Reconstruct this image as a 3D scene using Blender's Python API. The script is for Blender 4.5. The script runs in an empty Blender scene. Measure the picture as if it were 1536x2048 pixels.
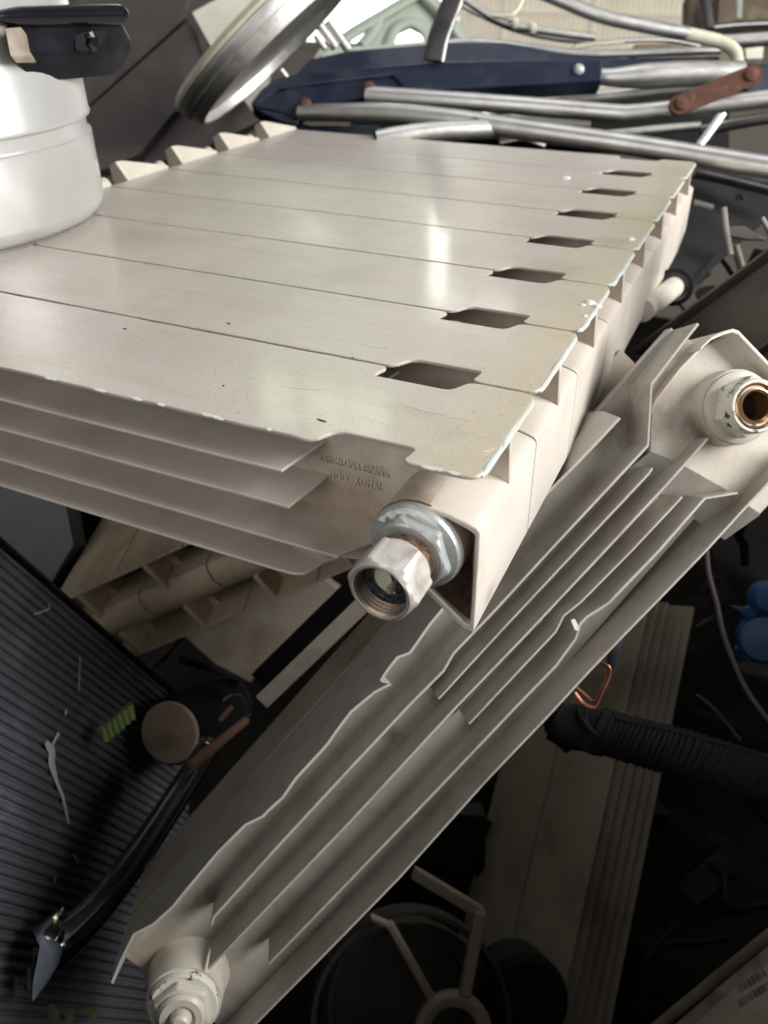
import bpy, bmesh, math, random
import numpy as np
from mathutils import Vector, Matrix
random.seed(7)
S = bpy.context.scene
COL = S.collection
# ------------------------------------------------------------------ camera (millimetres in the code, metres in the scene)
RC = np.array([[0.907500576774218, 0.4200505655983131, -0.00047486313698272276],
               [0.23730056005074213, -0.5136094660208255, -0.8245567055172167],
               [-0.34659940472260725, 0.7481730005515697, -0.5657791211167078]])
CC = np.array([73.37402706, -241.9602007, 157.76383803])
FP = 1593.557
cam_d = bpy.data.cameras.new('camera')
cam = bpy.data.objects.new('camera', cam_d); COL.objects.link(cam)
cam_d.sensor_fit = 'AUTO'; cam_d.sensor_width = 36; cam_d.lens = 36 * FP / 2048
cam_d.clip_start = 0.01; cam_d.clip_end = 60
cam_d.dof.use_dof = True; cam_d.dof.focus_distance = 0.385; cam_d.dof.aperture_fstop = 10.5
m3 = Matrix([[RC[0][i], -RC[1][i], -RC[2][i]] for i in range(3)])
cam.matrix_world = Matrix.Translation(Vector(CC * .001)) @ m3.to_4x4()
S.camera = cam
# ------------------------------------------------------------------ light
W = bpy.data.worlds.new('World'); S.world = W; W.use_nodes = True
W.node_tree.nodes['Background'].inputs[0].default_value = (.98, .98, .96, 1)
W.node_tree.nodes['Background'].inputs[1].default_value = .15
def area(name, loc, target, sx, sy, power, col):
    l = bpy.data.lights.new(name, 'AREA'); l.shape = 'RECTANGLE'; l.size = sx; l.size_y = sy
    l.energy = power; l.color = col
    o = bpy.data.objects.new(name, l); COL.objects.link(o)
    o.location = loc
    o.rotation_euler = (Vector(target) - Vector(loc)).to_track_quat('-Z', 'Y').to_euler()
area('open_gate_light', (2.0, .55, .9), (0, .15, -.1), 1.7, 1.5, 125, (1, .985, .955))
area('front_gate_light', (-.5, -2.6, .95), (0, 0, -.1), 2.4, 1.7, 33, (1, .975, .945))
area('roof_light', (-.5, .9, 2.6), (-.1, .2, 0), 1.5, 1.5, 16, (.97, .985, 1))
S.view_settings.view_transform = 'Standard'; S.view_settings.look = 'None'
S.view_settings.exposure = 0.0
S.cycles.max_bounces = 8
S.cycles.use_denoising = True
# ------------------------------------------------------------------ pixel -> place
def ray(u, v): return RC.T @ np.array([(u - 768) / FP, (v - 1024) / FP, 1.])
def P(u, v, d): return CC + d * ray(u, v)                   # point at camera depth d
def on(u, v, ax, val):
    r = ray(u, v); return CC + (val - CC[ax]) / r[ax] * r
def px(n, d): return n * d / FP                              # size in mm of n pixels at depth d
VIEW = RC[2]; RIGHT = RC[0]; DOWN = RC[1]
def V(*a): return np.array(a, float)
def nrm(a): a = np.array(a, float); return a / np.linalg.norm(a)
# ------------------------------------------------------------------ mesh builder
def smooth_path(pts, k=6):
    pts = [np.array(p, float) for p in pts]
    if len(pts) < 3 or k < 2: return pts
    out = []
    for i in range(len(pts) - 1):
        p0 = pts[max(i - 1, 0)]; p1 = pts[i]; p2 = pts[i + 1]; p3 = pts[min(i + 2, len(pts) - 1)]
        for j in range(k):
            t = j / k
            out.append(.5 * ((2 * p1) + (p2 - p0) * t + (2 * p0 - 5 * p1 + 4 * p2 - p3) * t * t + (-p0 + 3 * p1 - 3 * p2 + p3) * t ** 3))
    out.append(pts[-1]); return out
class MB:
    def __init__(s): s.v = []; s.f = []
    def add(s, vs, fs):
        n = len(s.v); s.v += [np.array(v, float) for v in vs]; s.f += [tuple(i + n for i in f) for f in fs]; return s
    def extr(s, poly, vec):
        n = len(poly); vec = np.array(vec, float)
        a = [np.array(p, float) for p in poly]
        return s.add(a + [p + vec for p in a], [tuple(range(n))[::-1], tuple(range(n, 2 * n))] + [(i, (i + 1) % n, n + (i + 1) % n, n + i) for i in range(n)])
    def sheet(s, path, vec, thick):                          # path swept along vec, thickness vector
        th = np.array(thick, float); a = [np.array(p, float) for p in path]
        vec = np.array(vec, float); n = len(a)
        vs = a + [p + vec for p in a] + [p + th for p in a] + [p + vec + th for p in a]
        fs = []
        for i in range(n - 1):
            fs += [(i, i + 1, n + i + 1, n + i), (2 * n + i + 1, 2 * n + i, 3 * n + i, 3 * n + i + 1),
                   (i + 1, i, 2 * n + i, 2 * n + i + 1), (n + i, n + i + 1, 3 * n + i + 1, 3 * n + i)]
        fs += [(0, n, 3 * n, 2 * n), (n - 1, 3 * n - 1, 4 * n - 1, 2 * n - 1)]
        return s.add(vs, fs)
    def grid(s, rows, thick):                                # rows of points, thickened
        th = np.array(thick, float); m = len(rows); n = len(rows[0]); N = m * n
        vs = [np.array(p, float) for r in rows for p in r]; vs = vs + [p + th for p in vs]; fs = []
        for i in range(m - 1):
            for j in range(n - 1):
                a = i * n + j; fs += [(a, a + 1, a + n + 1, a + n), (N + a + 1, N + a, N + a + n, N + a + n + 1)]
        for j in range(n - 1):
            fs += [(j + 1, j, N + j, N + j + 1)]; a = (m - 1) * n + j; fs += [(a, a + 1, N + a + 1, N + a)]
        for i in range(m - 1):
            a = i * n; fs += [(a, a + n, N + a + n, N + a)]; a += n - 1; fs += [(a + n, a, N + a, N + a + n)]
        return s.add(vs, fs)
    def box(s, c, ax, ay, az):
        c, ax, ay, az = [np.array(q, float) for q in (c, ax, ay, az)]
        return s.extr([c - ax - ay - az, c + ax - ay - az, c + ax + ay - az, c - ax + ay - az], 2 * az)
    def bx(s, x0, x1, y0, y1, z0, z1):
        return s.extr([(x0, y0, z0), (x1, y0, z0), (x1, y1, z0), (x0, y1, z0)], (0, 0, z1 - z0))
    def ring(s, c, a, b, n): return [c + a * math.cos(2 * math.pi * i / n) + b * math.sin(2 * math.pi * i / n) for i in range(n)]
    def tube(s, path, r, n=14, cap=True, k=6, flat=1., up=None):
        p = smooth_path(path, k); m = len(p)
        rs = r if isinstance(r, (list, tuple)) else [r] * len(path)
        rr = np.interp(np.linspace(0, len(rs) - 1, m), range(len(rs)), rs)
        t0 = nrm(p[1] - p[0]); u = np.array(up, float) if up is not None else np.array([0, 0, 1.])
        if abs(u @ t0) > .95: u = np.array([1., 0, 0])
        a = nrm(u - t0 * (u @ t0)); vs = []; fs = []
        for i in range(m):
            t = nrm(p[min(i + 1, m - 1)] - p[max(i - 1, 0)]); a = nrm(a - t * (a @ t)); b = np.cross(t, a)
            vs += s.ring(p[i], a * rr[i] * flat, b * rr[i], n)
        for i in range(m - 1):
            for j in range(n):
                q = (j + 1) % n; fs.append((i * n + j, i * n + q, (i + 1) * n + q, (i + 1) * n + j))
        if cap: fs += [tuple(range(n))[::-1], tuple(range((m - 1) * n, m * n))]
        return s.add(vs, fs)
    def pipe(s, p0, p1, r0, r1, n=28): # hollow straight pipe, outer r0 inner r1
        ax = nrm(np.array(p1, float) - p0); h = np.linalg.norm(np.array(p1, float) - p0)
        return s.lathe([(r0, 0), (r0, h), (r1, h), (r1, 0)], p0, ax, n, close=True)
    def lathe(s, prof, o, ax, n=36, close=False, a0=0, hexa=False):
        o = np.array(o, float); ax = nrm(ax); u = np.array([0, 0, 1.]) if abs(ax[2]) < .9 else np.array([1., 0, 0])
        a = nrm(u - ax * (u @ ax)); b = np.cross(ax, a); m = len(prof); vs = []; fs = []
        for r, h in prof:
            vs += [o + ax * h + (a * math.cos(t) + b * math.sin(t)) * max(r, 1e-4) for t in [a0 + 2 * math.pi * i / n for i in range(n)]]
        for i in range(m if close else m - 1):
            for j in range(n):
                q = (j + 1) % n; k = (i + 1) % m; fs.append((i * n + j, i * n + q, k * n + q, k * n + j))
        if not close:
            if prof[0][0] > .01: fs.append(tuple(range(n))[::-1])
            if prof[-1][0] > .01: fs.append(tuple(range((m - 1) * n, m * n)))
        return s.add(vs, fs)
XF = {}
def thing(name, label, cat, loc=(0, 0, 0), axes=None, group=None):
    o = bpy.data.objects.new(name, None); COL.objects.link(o); o.empty_display_size = .02
    A = np.eye(3) if axes is None else np.array(axes, float).T    # columns = local axes
    M = Matrix([[A[i][0], A[i][1], A[i][2], loc[i] * .001] for i in range(3)] + [[0, 0, 0, 1]])
    o.matrix_world = M; XF[o.name] = (np.array(loc, float), A)
    tag(o, label, cat, group); return o
def tag(o, label, cat, group=None, kind=None):
    if label: o['label'] = label
    if cat: o['category'] = cat
    if group: o['group'] = group
    if kind: o['kind'] = kind
    return o
def obj(name, mb, mat, parent=None, bev=0, ang=35, world=False, loc=None, seg=2):
    vs = mb.v
    o_ = None
    if world and parent is not None:
        q = parent
        while q.parent: q = q.parent
        L, A = XF[q.name]; vs = [A.T @ (v - L) for v in vs]
    if parent is None:                                       # single-mesh thing: origin at its own centre
        c = np.mean(np.array(vs), axis=0) if loc is None else np.array(loc, float); vs = [v - c for v in vs]; o_ = c
    me = bpy.data.meshes.new(name)
    me.from_pydata([tuple(v * .001) for v in vs], [], mb.f)
    bm = bmesh.new(); bm.from_mesh(me); bmesh.ops.recalc_face_normals(bm, faces=bm.faces); bm.to_mesh(me); bm.free()
    me.materials.append(mat); me.shade_smooth(); me.set_sharp_from_angle(angle=math.radians(ang))
    o = bpy.data.objects.new(name, me); COL.objects.link(o)
    if o_ is not None: o.location = o_ * .001
    if parent is not None: o.parent = parent
    if bev:
        b = o.modifiers.new('bevel', 'BEVEL'); b.width = bev * .001; b.segments = seg; b.limit_method = 'ANGLE'; b.angle_limit = math.radians(40); b.harden_normals = False
    return o
def copy_tree(o, parent=None):
    c = o.copy(); COL.objects.link(c)
    if parent is not None: c.parent = parent
    for ch in list(o.children): copy_tree(ch, c)
    return c
# ------------------------------------------------------------------ materials
def mat(name, base, rough=.5, metal=0., bump=0., bscale=400, dirt=None, dscale=30, damt=.5, dlo=.45, dhi=.7, speck=None, spscale=900, spthr=.68,
        streak=None, stscale=(12, 300, 300), stlo=.55, sthi=.75, rvar=0., edge=None, spots=None, coat=0., emit=None, spec=.5, rust=None):
    m = bpy.data.materials.new(name); m.use_nodes = True; nt = m.node_tree; N = nt.nodes; L = nt.links
    b = N['Principled BSDF']; b.inputs['Roughness'].default_value = rough; b.inputs['Metallic'].default_value = metal
    b.inputs['Specular IOR Level'].default_value = spec; b.inputs['Coat Weight'].default_value = coat; b.inputs['Coat Roughness'].default_value = .11
    tc = N.new('ShaderNodeTexCoord'); co = tc.outputs['Object']
    def noise(sc, detail=5, vec=None, rough_=.55):
        n = N.new('ShaderNodeTexNoise'); n.inputs['Scale'].default_value = sc; n.inputs['Detail'].default_value = detail; n.inputs['Roughness'].default_value = rough_
        L.new(vec or co, n.inputs['Vector']); return n.outputs['Fac']
    def ramp(s, lo, hi):
        r = N.new('ShaderNodeMapRange'); r.inputs['From Min'].default_value = lo; r.inputs['From Max'].default_value = hi; r.interpolation_type = 'SMOOTHSTEP'
        L.new(s, r.inputs['Value']); return r.outputs['Result']
    def mul(a, k):
        q = N.new('ShaderNodeMath'); q.operation = 'MULTIPLY'; L.new(a, q.inputs[0])
        if isinstance(k, (int, float)): q.inputs[1].default_value = k
        else: L.new(k, q.inputs[1])
        return q.outputs[0]
    def mix(f, a, c):
        q = N.new('ShaderNodeMix'); q.data_type = 'RGBA'
        if isinstance(f, float): q.inputs[0].default_value = f
        else: L.new(f, q.inputs[0])
        for s_, i in ((a, 6), (c, 7)):
            if isinstance(s_, tuple): q.inputs[i].default_value = (*s_, 1)
            else: L.new(s_, q.inputs[i])
        return q.outputs[2]
    def scaled(v):
        q = N.new('ShaderNodeMapping'); q.inputs['Scale'].default_value = v; L.new(co, q.inputs['Vector']); return q.outputs[0]
    c = mix(ramp(noise(14, 4), .35, .7), base, tuple(x * .9 for x in base))
    if dirt: c = mix(mul(ramp(noise(dscale, 8, None, .65), dlo, dhi), damt), c, dirt)
    if streak: c = mix(mul(ramp(noise(1, 6, scaled(stscale)), stlo, sthi), .6), c, streak)
    if edge:   # list of (axis, from, to, colour, amount): wear that sits at one end of the thing
        for ax, lo, hi, colr, amt in edge:
            sp = N.new('ShaderNodeSeparateXYZ'); L.new(co, sp.inputs[0])
            ad = N.new('ShaderNodeMath'); ad.operation = 'MULTIPLY_ADD'; L.new(noise(110, 5), ad.inputs[0]); ad.inputs[1].default_value = (hi - lo) * 1.2; L.new(sp.outputs[ax], ad.inputs[2])
            c = mix(mul(ramp(ad.outputs[0], lo + (hi - lo) * .6, hi + (hi - lo) * .6), amt), c, colr)
    for (sx, sy, sz, sr, colr, amt) in (spots or []):   # stains that sit at one place on the thing (mm in its own axes)
        dv = N.new('ShaderNodeVectorMath'); dv.operation = 'DISTANCE'; L.new(co, dv.inputs[0]); dv.inputs[1].default_value = (sx * .001, sy * .001, sz * .001)
        ad = N.new('ShaderNodeMath'); ad.operation = 'MULTIPLY_ADD'; L.new(noise(90, 7, None, .7), ad.inputs[0]); ad.inputs[1].default_value = sr * .0016; L.new(dv.outputs['Value'], ad.inputs[2])
        iv = N.new('ShaderNodeMath'); iv.operation = 'SUBTRACT'; iv.inputs[0].default_value = 1.; L.new(ramp(ad.outputs[0], sr * .0007, sr * .0019), iv.inputs[1])
        c = mix(mul(iv.outputs[0], amt), c, colr)
    if speck: c = mix(mul(ramp(noise(spscale, 3), spthr, spthr + .06), .8), c, speck)
    if rust: c = mix(ramp(noise(160, 8, None, .7), .45, .62), c, rust)
    L.new(c, b.inputs['Base Color'])
    if rvar:
        r = N.new('ShaderNodeMapRange'); L.new(noise(1, 6, scaled((18, 220, 220))), r.inputs['Value']); r.inputs['From Min'].default_value = .3; r.inputs['From Max'].default_value = .7
        r.inputs['To Min'].default_value = max(rough - rvar, .03); r.inputs['To Max'].default_value = rough + rvar; L.new(r.outputs[0], b.inputs['Roughness'])
    if bump:
        q = N.new('ShaderNodeBump'); q.inputs['Strength'].default_value = bump; q.inputs['Distance'].default_value = .0006
        L.new(noise(bscale, 6), q.inputs['Height']); L.new(q.outputs[0], b.inputs['Normal'])
    if emit:
        b.inputs['Emission Color'].default_value = (*emit[:3], 1); b.inputs['Emission Strength'].default_value = emit[3]
    return m
CREAM = (.475, .432, .392)
m_plate = mat('cream_plate_paint', CREAM, coat=.2, spots=[(187.0, -65.0, 76.0, 34.0, (0.3, 0.26, 0.21), 0.55), (205.0, 10.0, 76.0, 22.0, (0.28, 0.24, 0.2), 0.50), (75.0, -130.0, 76.0, 30.0, (0.3, 0.26, 0.21), 0.30), (-75.0, -230.0, 76.0, 40.0, (0.3, 0.26, 0.21), 0.30), (-25.0, -20.0, 76.0, 45.0, (0.3, 0.26, 0.21), 0.30), (-105.0, -110.0, 76.0, 35.0, (0.3, 0.26, 0.21), 0.35), (203.0, -290.0, 76.0, 9.0, (0.4, 0.36, 0.3), 0.70), (105.0, 100.0, 76.0, 40.0, (0.3, 0.26, 0.21), 0.30), (213.0, 80.0, 76.0, 26.0, (0.42, 0.36, 0.2), 0.50)], rough=.36, bump=.22, bscale=900, dirt=(.40, .35, .29), dscale=60, damt=.35, speck=(.20, .165, .135), spscale=760, spthr=.632,
              streak=(.42, .36, .28), stscale=(9, 60, 60), rvar=.07,
              edge=[(0, .170, .221, (.52, .45, .25), .34), (0, .2222, .2252, (.50, .56, .57), .7)])
m_cream = mat('cream_paint', (.66, .605, .545), .36, spots=[(159.0, -310.0, 19.0, 20.0, (0.36, 0.25, 0.16), 0.50), (125.0, -295.0, 19.0, 24.0, (0.4, 0.29, 0.19), 0.50), (15.0, -300.0, 39.0, 26.0, (0.3, 0.26, 0.21), 0.30), (217.0, -316.0, 36.0, 16.0, (0.26, 0.17, 0.1), 0.50), (227.0, -300.0, 6.0, 10.0, (0.3, 0.26, 0.21), 0.50)], bump=.08, bscale=220, dirt=(.42, .34, .26), dscale=30, damt=.25, speck=(.08, .06, .05), spscale=520, spthr=.74, rvar=.06)
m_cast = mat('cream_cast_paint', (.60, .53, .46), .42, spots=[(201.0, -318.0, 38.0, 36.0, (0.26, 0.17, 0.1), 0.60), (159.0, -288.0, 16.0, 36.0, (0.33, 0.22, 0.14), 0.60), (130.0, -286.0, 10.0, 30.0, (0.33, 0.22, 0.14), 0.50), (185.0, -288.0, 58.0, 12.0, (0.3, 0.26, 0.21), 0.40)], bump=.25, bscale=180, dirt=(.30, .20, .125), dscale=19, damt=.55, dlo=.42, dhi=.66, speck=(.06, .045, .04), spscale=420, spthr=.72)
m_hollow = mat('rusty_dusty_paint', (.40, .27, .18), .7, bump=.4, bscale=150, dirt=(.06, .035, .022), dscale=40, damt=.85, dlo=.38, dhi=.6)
m_grey = mat('greyish_cream_paint', (.435, .41, .37), .38, spots=[(202.8, 26.0, 25.5, 24.0, (0.12, 0.09, 0.07), 0.80), (199.2, 40.0, 16.4, 24.0, (0.12, 0.09, 0.07), 0.75), (191.2, 22.0, 9.2, 12.0, (0.12, 0.09, 0.07), 0.70), (223.4, 14.0, -4.5, 17.0, (0.12, 0.09, 0.07), 0.80), (-55.6, 8.0, 32.6, 9.0, (0.12, 0.09, 0.07), 0.75), (-36.4, 25.0, 9.9, 9.0, (0.12, 0.09, 0.07), 0.70), (-0.5, 25.0, 6.8, 9.0, (0.12, 0.09, 0.07), 0.75), (0.5, 25.0, -20.5, 9.0, (0.12, 0.09, 0.07), 0.70), (-176.7, 22.0, 27.5, 12.0, (0.12, 0.09, 0.07), 0.80), (-221.4, 25.0, 29.9, 24.0, (0.26, 0.17, 0.1), 0.60), (-184.2, 14.0, 14.4, 8.0, (0.3, 0.1, 0.05), 0.80), (224.4, 16.0, 27.5, 20.0, (0.26, 0.17, 0.1), 0.45), (203.9, 14.0, -47.6, 16.0, (0.26, 0.17, 0.1), 0.55), (-96.8, 14.0, 30.2, 22.0, (0.26, 0.17, 0.1), 0.35), (151.2, 20.0, 11.5, 30.0, (0.26, 0.17, 0.1), 0.30), (-172.0, 14.0, -20.7, 26.0, (0.26, 0.17, 0.1), 0.35)], bump=.15, bscale=240, dirt=(.20, .155, .11), dscale=40, damt=.4, speck=(.07, .05, .04), spscale=380, spthr=.70, rvar=.06)
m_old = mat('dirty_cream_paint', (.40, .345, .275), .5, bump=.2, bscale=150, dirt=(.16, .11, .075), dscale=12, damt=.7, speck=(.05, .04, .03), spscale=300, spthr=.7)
m_lip = mat('bare_primer_edge', (.50, .57, .57), .45, bump=.5, bscale=300, dirt=(.52, .46, .36), dscale=45, damt=.95, dlo=.38, dhi=.6, speck=(.1, .1, .1), spscale=400, spthr=.7)
m_lite = mat('pale_cream_paint', (.57, .53, .46), .36, bump=.12, bscale=220, dirt=(.30, .23, .16), dscale=24, damt=.4, spots=[(202.8, 26.0, 25.5, 24.0, (0.12, 0.09, 0.07), 0.80), (199.2, 40.0, 16.4, 24.0, (0.12, 0.09, 0.07), 0.75), (191.2, 22.0, 9.2, 12.0, (0.12, 0.09, 0.07), 0.70), (223.4, 14.0, -4.5, 17.0, (0.12, 0.09, 0.07), 0.80), (224.4, 16.0, 27.5, 20.0, (0.26, 0.17, 0.1), 0.45), (203.9, 14.0, -47.6, 16.0, (0.26, 0.17, 0.1), 0.55)], speck=(.08, .06, .05), spscale=420, spthr=.7)
m_zinc = mat('dull_zinc', (.50, .53, .52), .42, .5, bump=.2, bscale=260, dirt=(.30, .30, .27), dscale=90, damt=.7)
m_white = mat('flaked_white_paint', (.74, .72, .68), .45, bump=.3, bscale=300)
m_nut = mat('worn_nickel', (.54, .51, .475), .44, .4, bump=.15, bscale=300, dirt=(.22, .18, .15), dscale=80, damt=.6, rvar=.08)
m_thread = mat('dull_brass', (.34, .27, .21), .35, .8, bump=.2)
m_hemp = mat('brown_hemp', (.20, .11, .07), .9, bump=.6, bscale=500, dirt=(.40, .28, .19), dscale=220, damt=.8)
m_oil = mat('oily_steel', (.05, .065, .075), .22, .6, bump=.3, bscale=500, dirt=(.25, .24, .2), dscale=300, damt=.6)
m_copper = mat('copper', (.50, .23, .15), .4, .9, bump=.1)
m_brass = mat('bronze_ring', (.55, .34, .17), .28, .9, bump=.1)
m_black = mat('black_plastic', (.005, .005, .008),   .3, spec=.16, bump=.1, bscale=120, dirt=(.02, .02, .024), dscale=25, damt=.5)
m_void = mat('black_rubber', (.006, .006, .007), .8, spec=.25, bump=.4, bscale=90, dirt=(.018, .016, .015), dscale=30, damt=.6)
m_grip = mat('glossy_black_plastic', (.006, .006, .009), .2, spec=.5, bump=.06, bscale=90)
m_enamel = mat('white_enamel', (.54, .54, .53), .26, .38, bump=.03, bscale=40, dirt=(.5, .47, .4), dscale=14, damt=.3, speck=(.1, .09, .08), spscale=240, spthr=.74)
m_alu = mat('bare_aluminium', (.74, .73, .715), .46, 1., bump=.08, bscale=150, dirt=(.5, .47, .43), dscale=22, damt=.5, rvar=.07)
m_aludark = mat('dull_dark_metal', (.20, .195, .20), .3, .9, bump=.08, dirt=(.08, .07, .065), dscale=20, damt=.6)
m_navy = mat('navy_paint', (.012, .017, .038), .35, bump=.12, bscale=160, dirt=(.055, .06, .08), dscale=22, damt=.5)
m_rust = mat('rust', (.085, .034, .022), .9, bump=1., bscale=220, dirt=(.20, .085, .05), dscale=140, damt=.6, speck=(.6, .5, .45), spscale=260, spthr=.74)
m_board = mat('dark_board', (.055, .047, .045), .55, bump=.25, bscale=60, dirt=(.16, .14, .13), dscale=7, damt=.6, streak=(.12, .1, .1), stscale=(30, 4, 4))
m_bluegrey = mat('blue_grey_sheet', (.06, .068, .08), .42, .3, bump=.1, dirt=(.11, .11, .11), dscale=10, damt=.5)
m_fin = mat('black_corrugated_plastic', (.10, .102, .12), .5, bump=.3, bscale=150, dirt=(.19, .19, .22), dscale=14, damt=.75)
m_flake = mat('pale_flake', (.5, .48, .52), .6, bump=.5)
m_chrome = mat('tarnished_chrome', (.38, .40, .45), .17, 1., bump=.05, bscale=60, dirt=(.06, .055, .05), dscale=16, damt=.6)
m_tear = mat('bright_torn_steel', (.46, .52, .62), .3, .5, bump=.25, bscale=120, dirt=(.16, .17, .19), dscale=50, damt=.6)
m_wood = mat('tan_disc', (.66, .50, .38), .7, bump=.3, bscale=80, dirt=(.3, .2, .13), dscale=30, damt=.6)
m_bar = mat('dusty_steel', (.37, .31, .255), .6, .3, bump=.3, bscale=90, dirt=(.12, .09, .07), dscale=26, damt=.7)
m_palebar = mat('pale_dusty_steel', (.78, .68, .58), .6, bump=.4, bscale=120, dirt=(.40, .31, .24), dscale=40, damt=.6)
m_rod = mat('tan_rod', (.33, .2, .13), .6, bump=.2)
m_green = mat('yellow_green_plastic', (.14, .25, .05), .5, bump=.2)
m_blue = mat('blue_plastic', (.018, .065, .19), .5, bump=.1)
m_cable = mat('grey_cable', (.14, .115, .12), .55)
m_drum = mat('dusty_dark_drum', (.075, .068, .062), .45, .3, bump=.2, dirt=(.14, .125, .11), dscale=12, damt=.6)
m_fan = mat('tan_cast_metal', (.42, .35, .27), .6, .2, bump=.2)
m_darkmetal = mat('soot_dark_metal', (.018, .016, .015), .6, spec=.2, bump=.3, dirt=(.05, .043, .04), dscale=14, damt=.7)
m_mint = mat('pale_green_metal', (.42, .47, .40), .5, bump=.05, dirt=(.3, .33, .27), dscale=9, damt=.5)
m_tub = mat('cream_tube_paint', (.60, .60, .47), .35, dirt=(.4, .36, .25), dscale=30, damt=.5)
m_corr_glow = mat('glowing_corrugated_sheet', (.74, .69, .58), .55, emit=(1, .93, .78, .22), dirt=(.5, .44, .34), dscale=3, damt=.5)  # weak emission stands in for daylight falling on the sheet
m_carton = mat('pale_carton', (.60, .58, .49), .8, dirt=(.45, .4, .3), dscale=5, damt=.4)
m_brown = mat('brown_scrap', (.14, .105, .075), .8, bump=.3, dirt=(.3, .26, .18), dscale=14, damt=.6)
m_floor = mat('oily_floor', (.008, .007, .006), .95, spec=.1, bump=.3, dirt=(.016, .013, .011), dscale=4, damt=.6)
m_wall = mat('shed_wall', (.28, .25, .21), .9, dirt=(.16, .13, .1), dscale=2, damt=.6)
m_pane = mat('lit_window', (.8, .8, .8), .5, emit=(.97, 1., .98, 2.6))
m_skyl = mat('lit_roof_pane', (.8, .8, .8), .5, emit=(1., 1., .93, 17.))
m_skyg = mat('lit_green_pane', (.8, .8, .8), .5, emit=(.75, 1., .60, 9.))
m_label = mat('paper_label', (.42, .38, .31), .8, dirt=(.25, .21, .16), dscale=30, damt=.6)
m_ink = mat('grey_ink', (.05, .048, .045), .8)
# ------------------------------------------------------------------ the shed
def struct(name, mb, m, **k): return tag(obj(name, mb, m, **k), None, None, None, 'structure')
FZ = -1250
struct('floor', MB().bx(-5000, 5000, -3000, 7000, FZ - 50, FZ), m_floor, loc=(0, 0, FZ))
BY = 3700
shade_mb = MB().bx(360, 380, -450, 1700, FZ, -70).bx(-760, 358, -440, -422, FZ, 20).bx(-780, -762, -440, 430, FZ, -25)  # walls added out of view to keep light off the depths of the pile
tag(obj('shade_walls', shade_mb, m_darkmetal, loc=(360, 0, FZ)), 'unseen dark walls added around the pile to shade its depths', 'shade wall')
w = MB(); w.bx(-5000, -2350, BY, BY + 120, FZ, 3200).bx(-700, 5000, BY, BY + 120, FZ, 3200).bx(-2350, -700, BY, BY + 120, FZ, -180).bx(-2350, -700, BY, BY + 120, 1650, 3200)
tag(obj('back_wall', w, m_wall, loc=(0, BY, FZ)), 'dim beige shed wall behind the scrap with a bright window', 'wall', None)
win = thing('window', 'bright daylit window behind the aluminium lid and tubes', 'window', (-1525, BY, -180))
obj('pane', MB().bx(-2300, -750, BY + 40, BY + 46, -150, 640), m_pane, win, world=True)
for i in range(2):
    for j in range(2):
        x0 = -1500 + i * 260; z0 = 880 + j * 270
        obj('pane', MB().bx(x0, x0 + 225, BY + 40, BY + 46, z0, z0 + 235), m_skyl, win, world=True)
hw_ = thing('high_window', 'small high window with pale green panes above the far wall opening', 'window', (-2300, BY, 1950))
for x0 in (-2640, -2290, -1990):
    obj('pane', MB().bx(x0, x0 + 270, BY - 8, BY - 4, 1960, 2330), m_skyg, hw_, world=True)
obj('frame', MB().bx(-2680, -2645, BY - 14, BY - 1, 1920, 2370).bx(-2365, -2295, BY - 14, BY - 1, 1920, 2370).bx(-2015, -1995, BY - 14, BY - 1, 1920, 2370).bx(-1715, -1680, BY - 14, BY - 1, 1920, 2370), m_wall, hw_, world=True)
fr = MB()
fr.bx(-2350, -2300, BY - 6, BY + 60, -180, 1650).bx(-750, -700, BY - 6, BY + 60, -180, 1650).bx(-2300, -750, BY - 6, BY + 60, -180, -150).bx(-2300, -750, BY - 6, BY + 60, 640, 870).bx(-1550, -1505, BY - 6, BY + 60, 870, 1650)
fr.bx(-1930, -1560, BY + 30, BY + 60, 870, 1650).bx(-960, -750, BY + 30, BY + 60, 870, 1650).bx(-2300, -1935, BY + 30, BY + 60, 870, 1650).bx(-1505, -960, BY - 4, BY + 60, 1115, 1150).bx(-1275, -1240, BY - 2, BY + 58, 872, 1640).bx(-1505, -960, BY + 30, BY + 60, 1400, 1650)
obj('frame', fr, m_wall, win, world=True)
# corrugated white sheet on the back wall
cy = BY - 60
c0 = on(915, 60, 1, cy); c1 = on(1378, 60, 1, cy); pth = []; n = 46
for i in range(n * 4 + 1):
    t = i / (n * 4); ph = i % 4; pth.append((c0[0] + (c1[0] - c0[0]) * t, cy - (12 if ph in (1, 2) else 0), -420))
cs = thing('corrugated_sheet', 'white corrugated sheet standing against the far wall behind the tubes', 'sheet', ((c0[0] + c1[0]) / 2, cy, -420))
obj('sheet', MB().sheet(pth, (0, 0, 1700), (0, 6, 0)), m_corr_glow, cs, world=True, ang=20)
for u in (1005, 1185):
    a = on(u, 40, 1, cy - 16); obj('seam_strip', MB().bx(a[0] - 6, a[0] + 6, cy - 22, cy - 14, -420, 1270), m_corr_glow, cs, world=True)
a = on(1100, 27, 1, cy - 16); obj('rail', MB().bx(c0[0] + 60, c1[0], cy - 26, cy - 14, a[2] - 7, a[2] + 7), m_corr_glow, cs, world=True)

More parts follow.
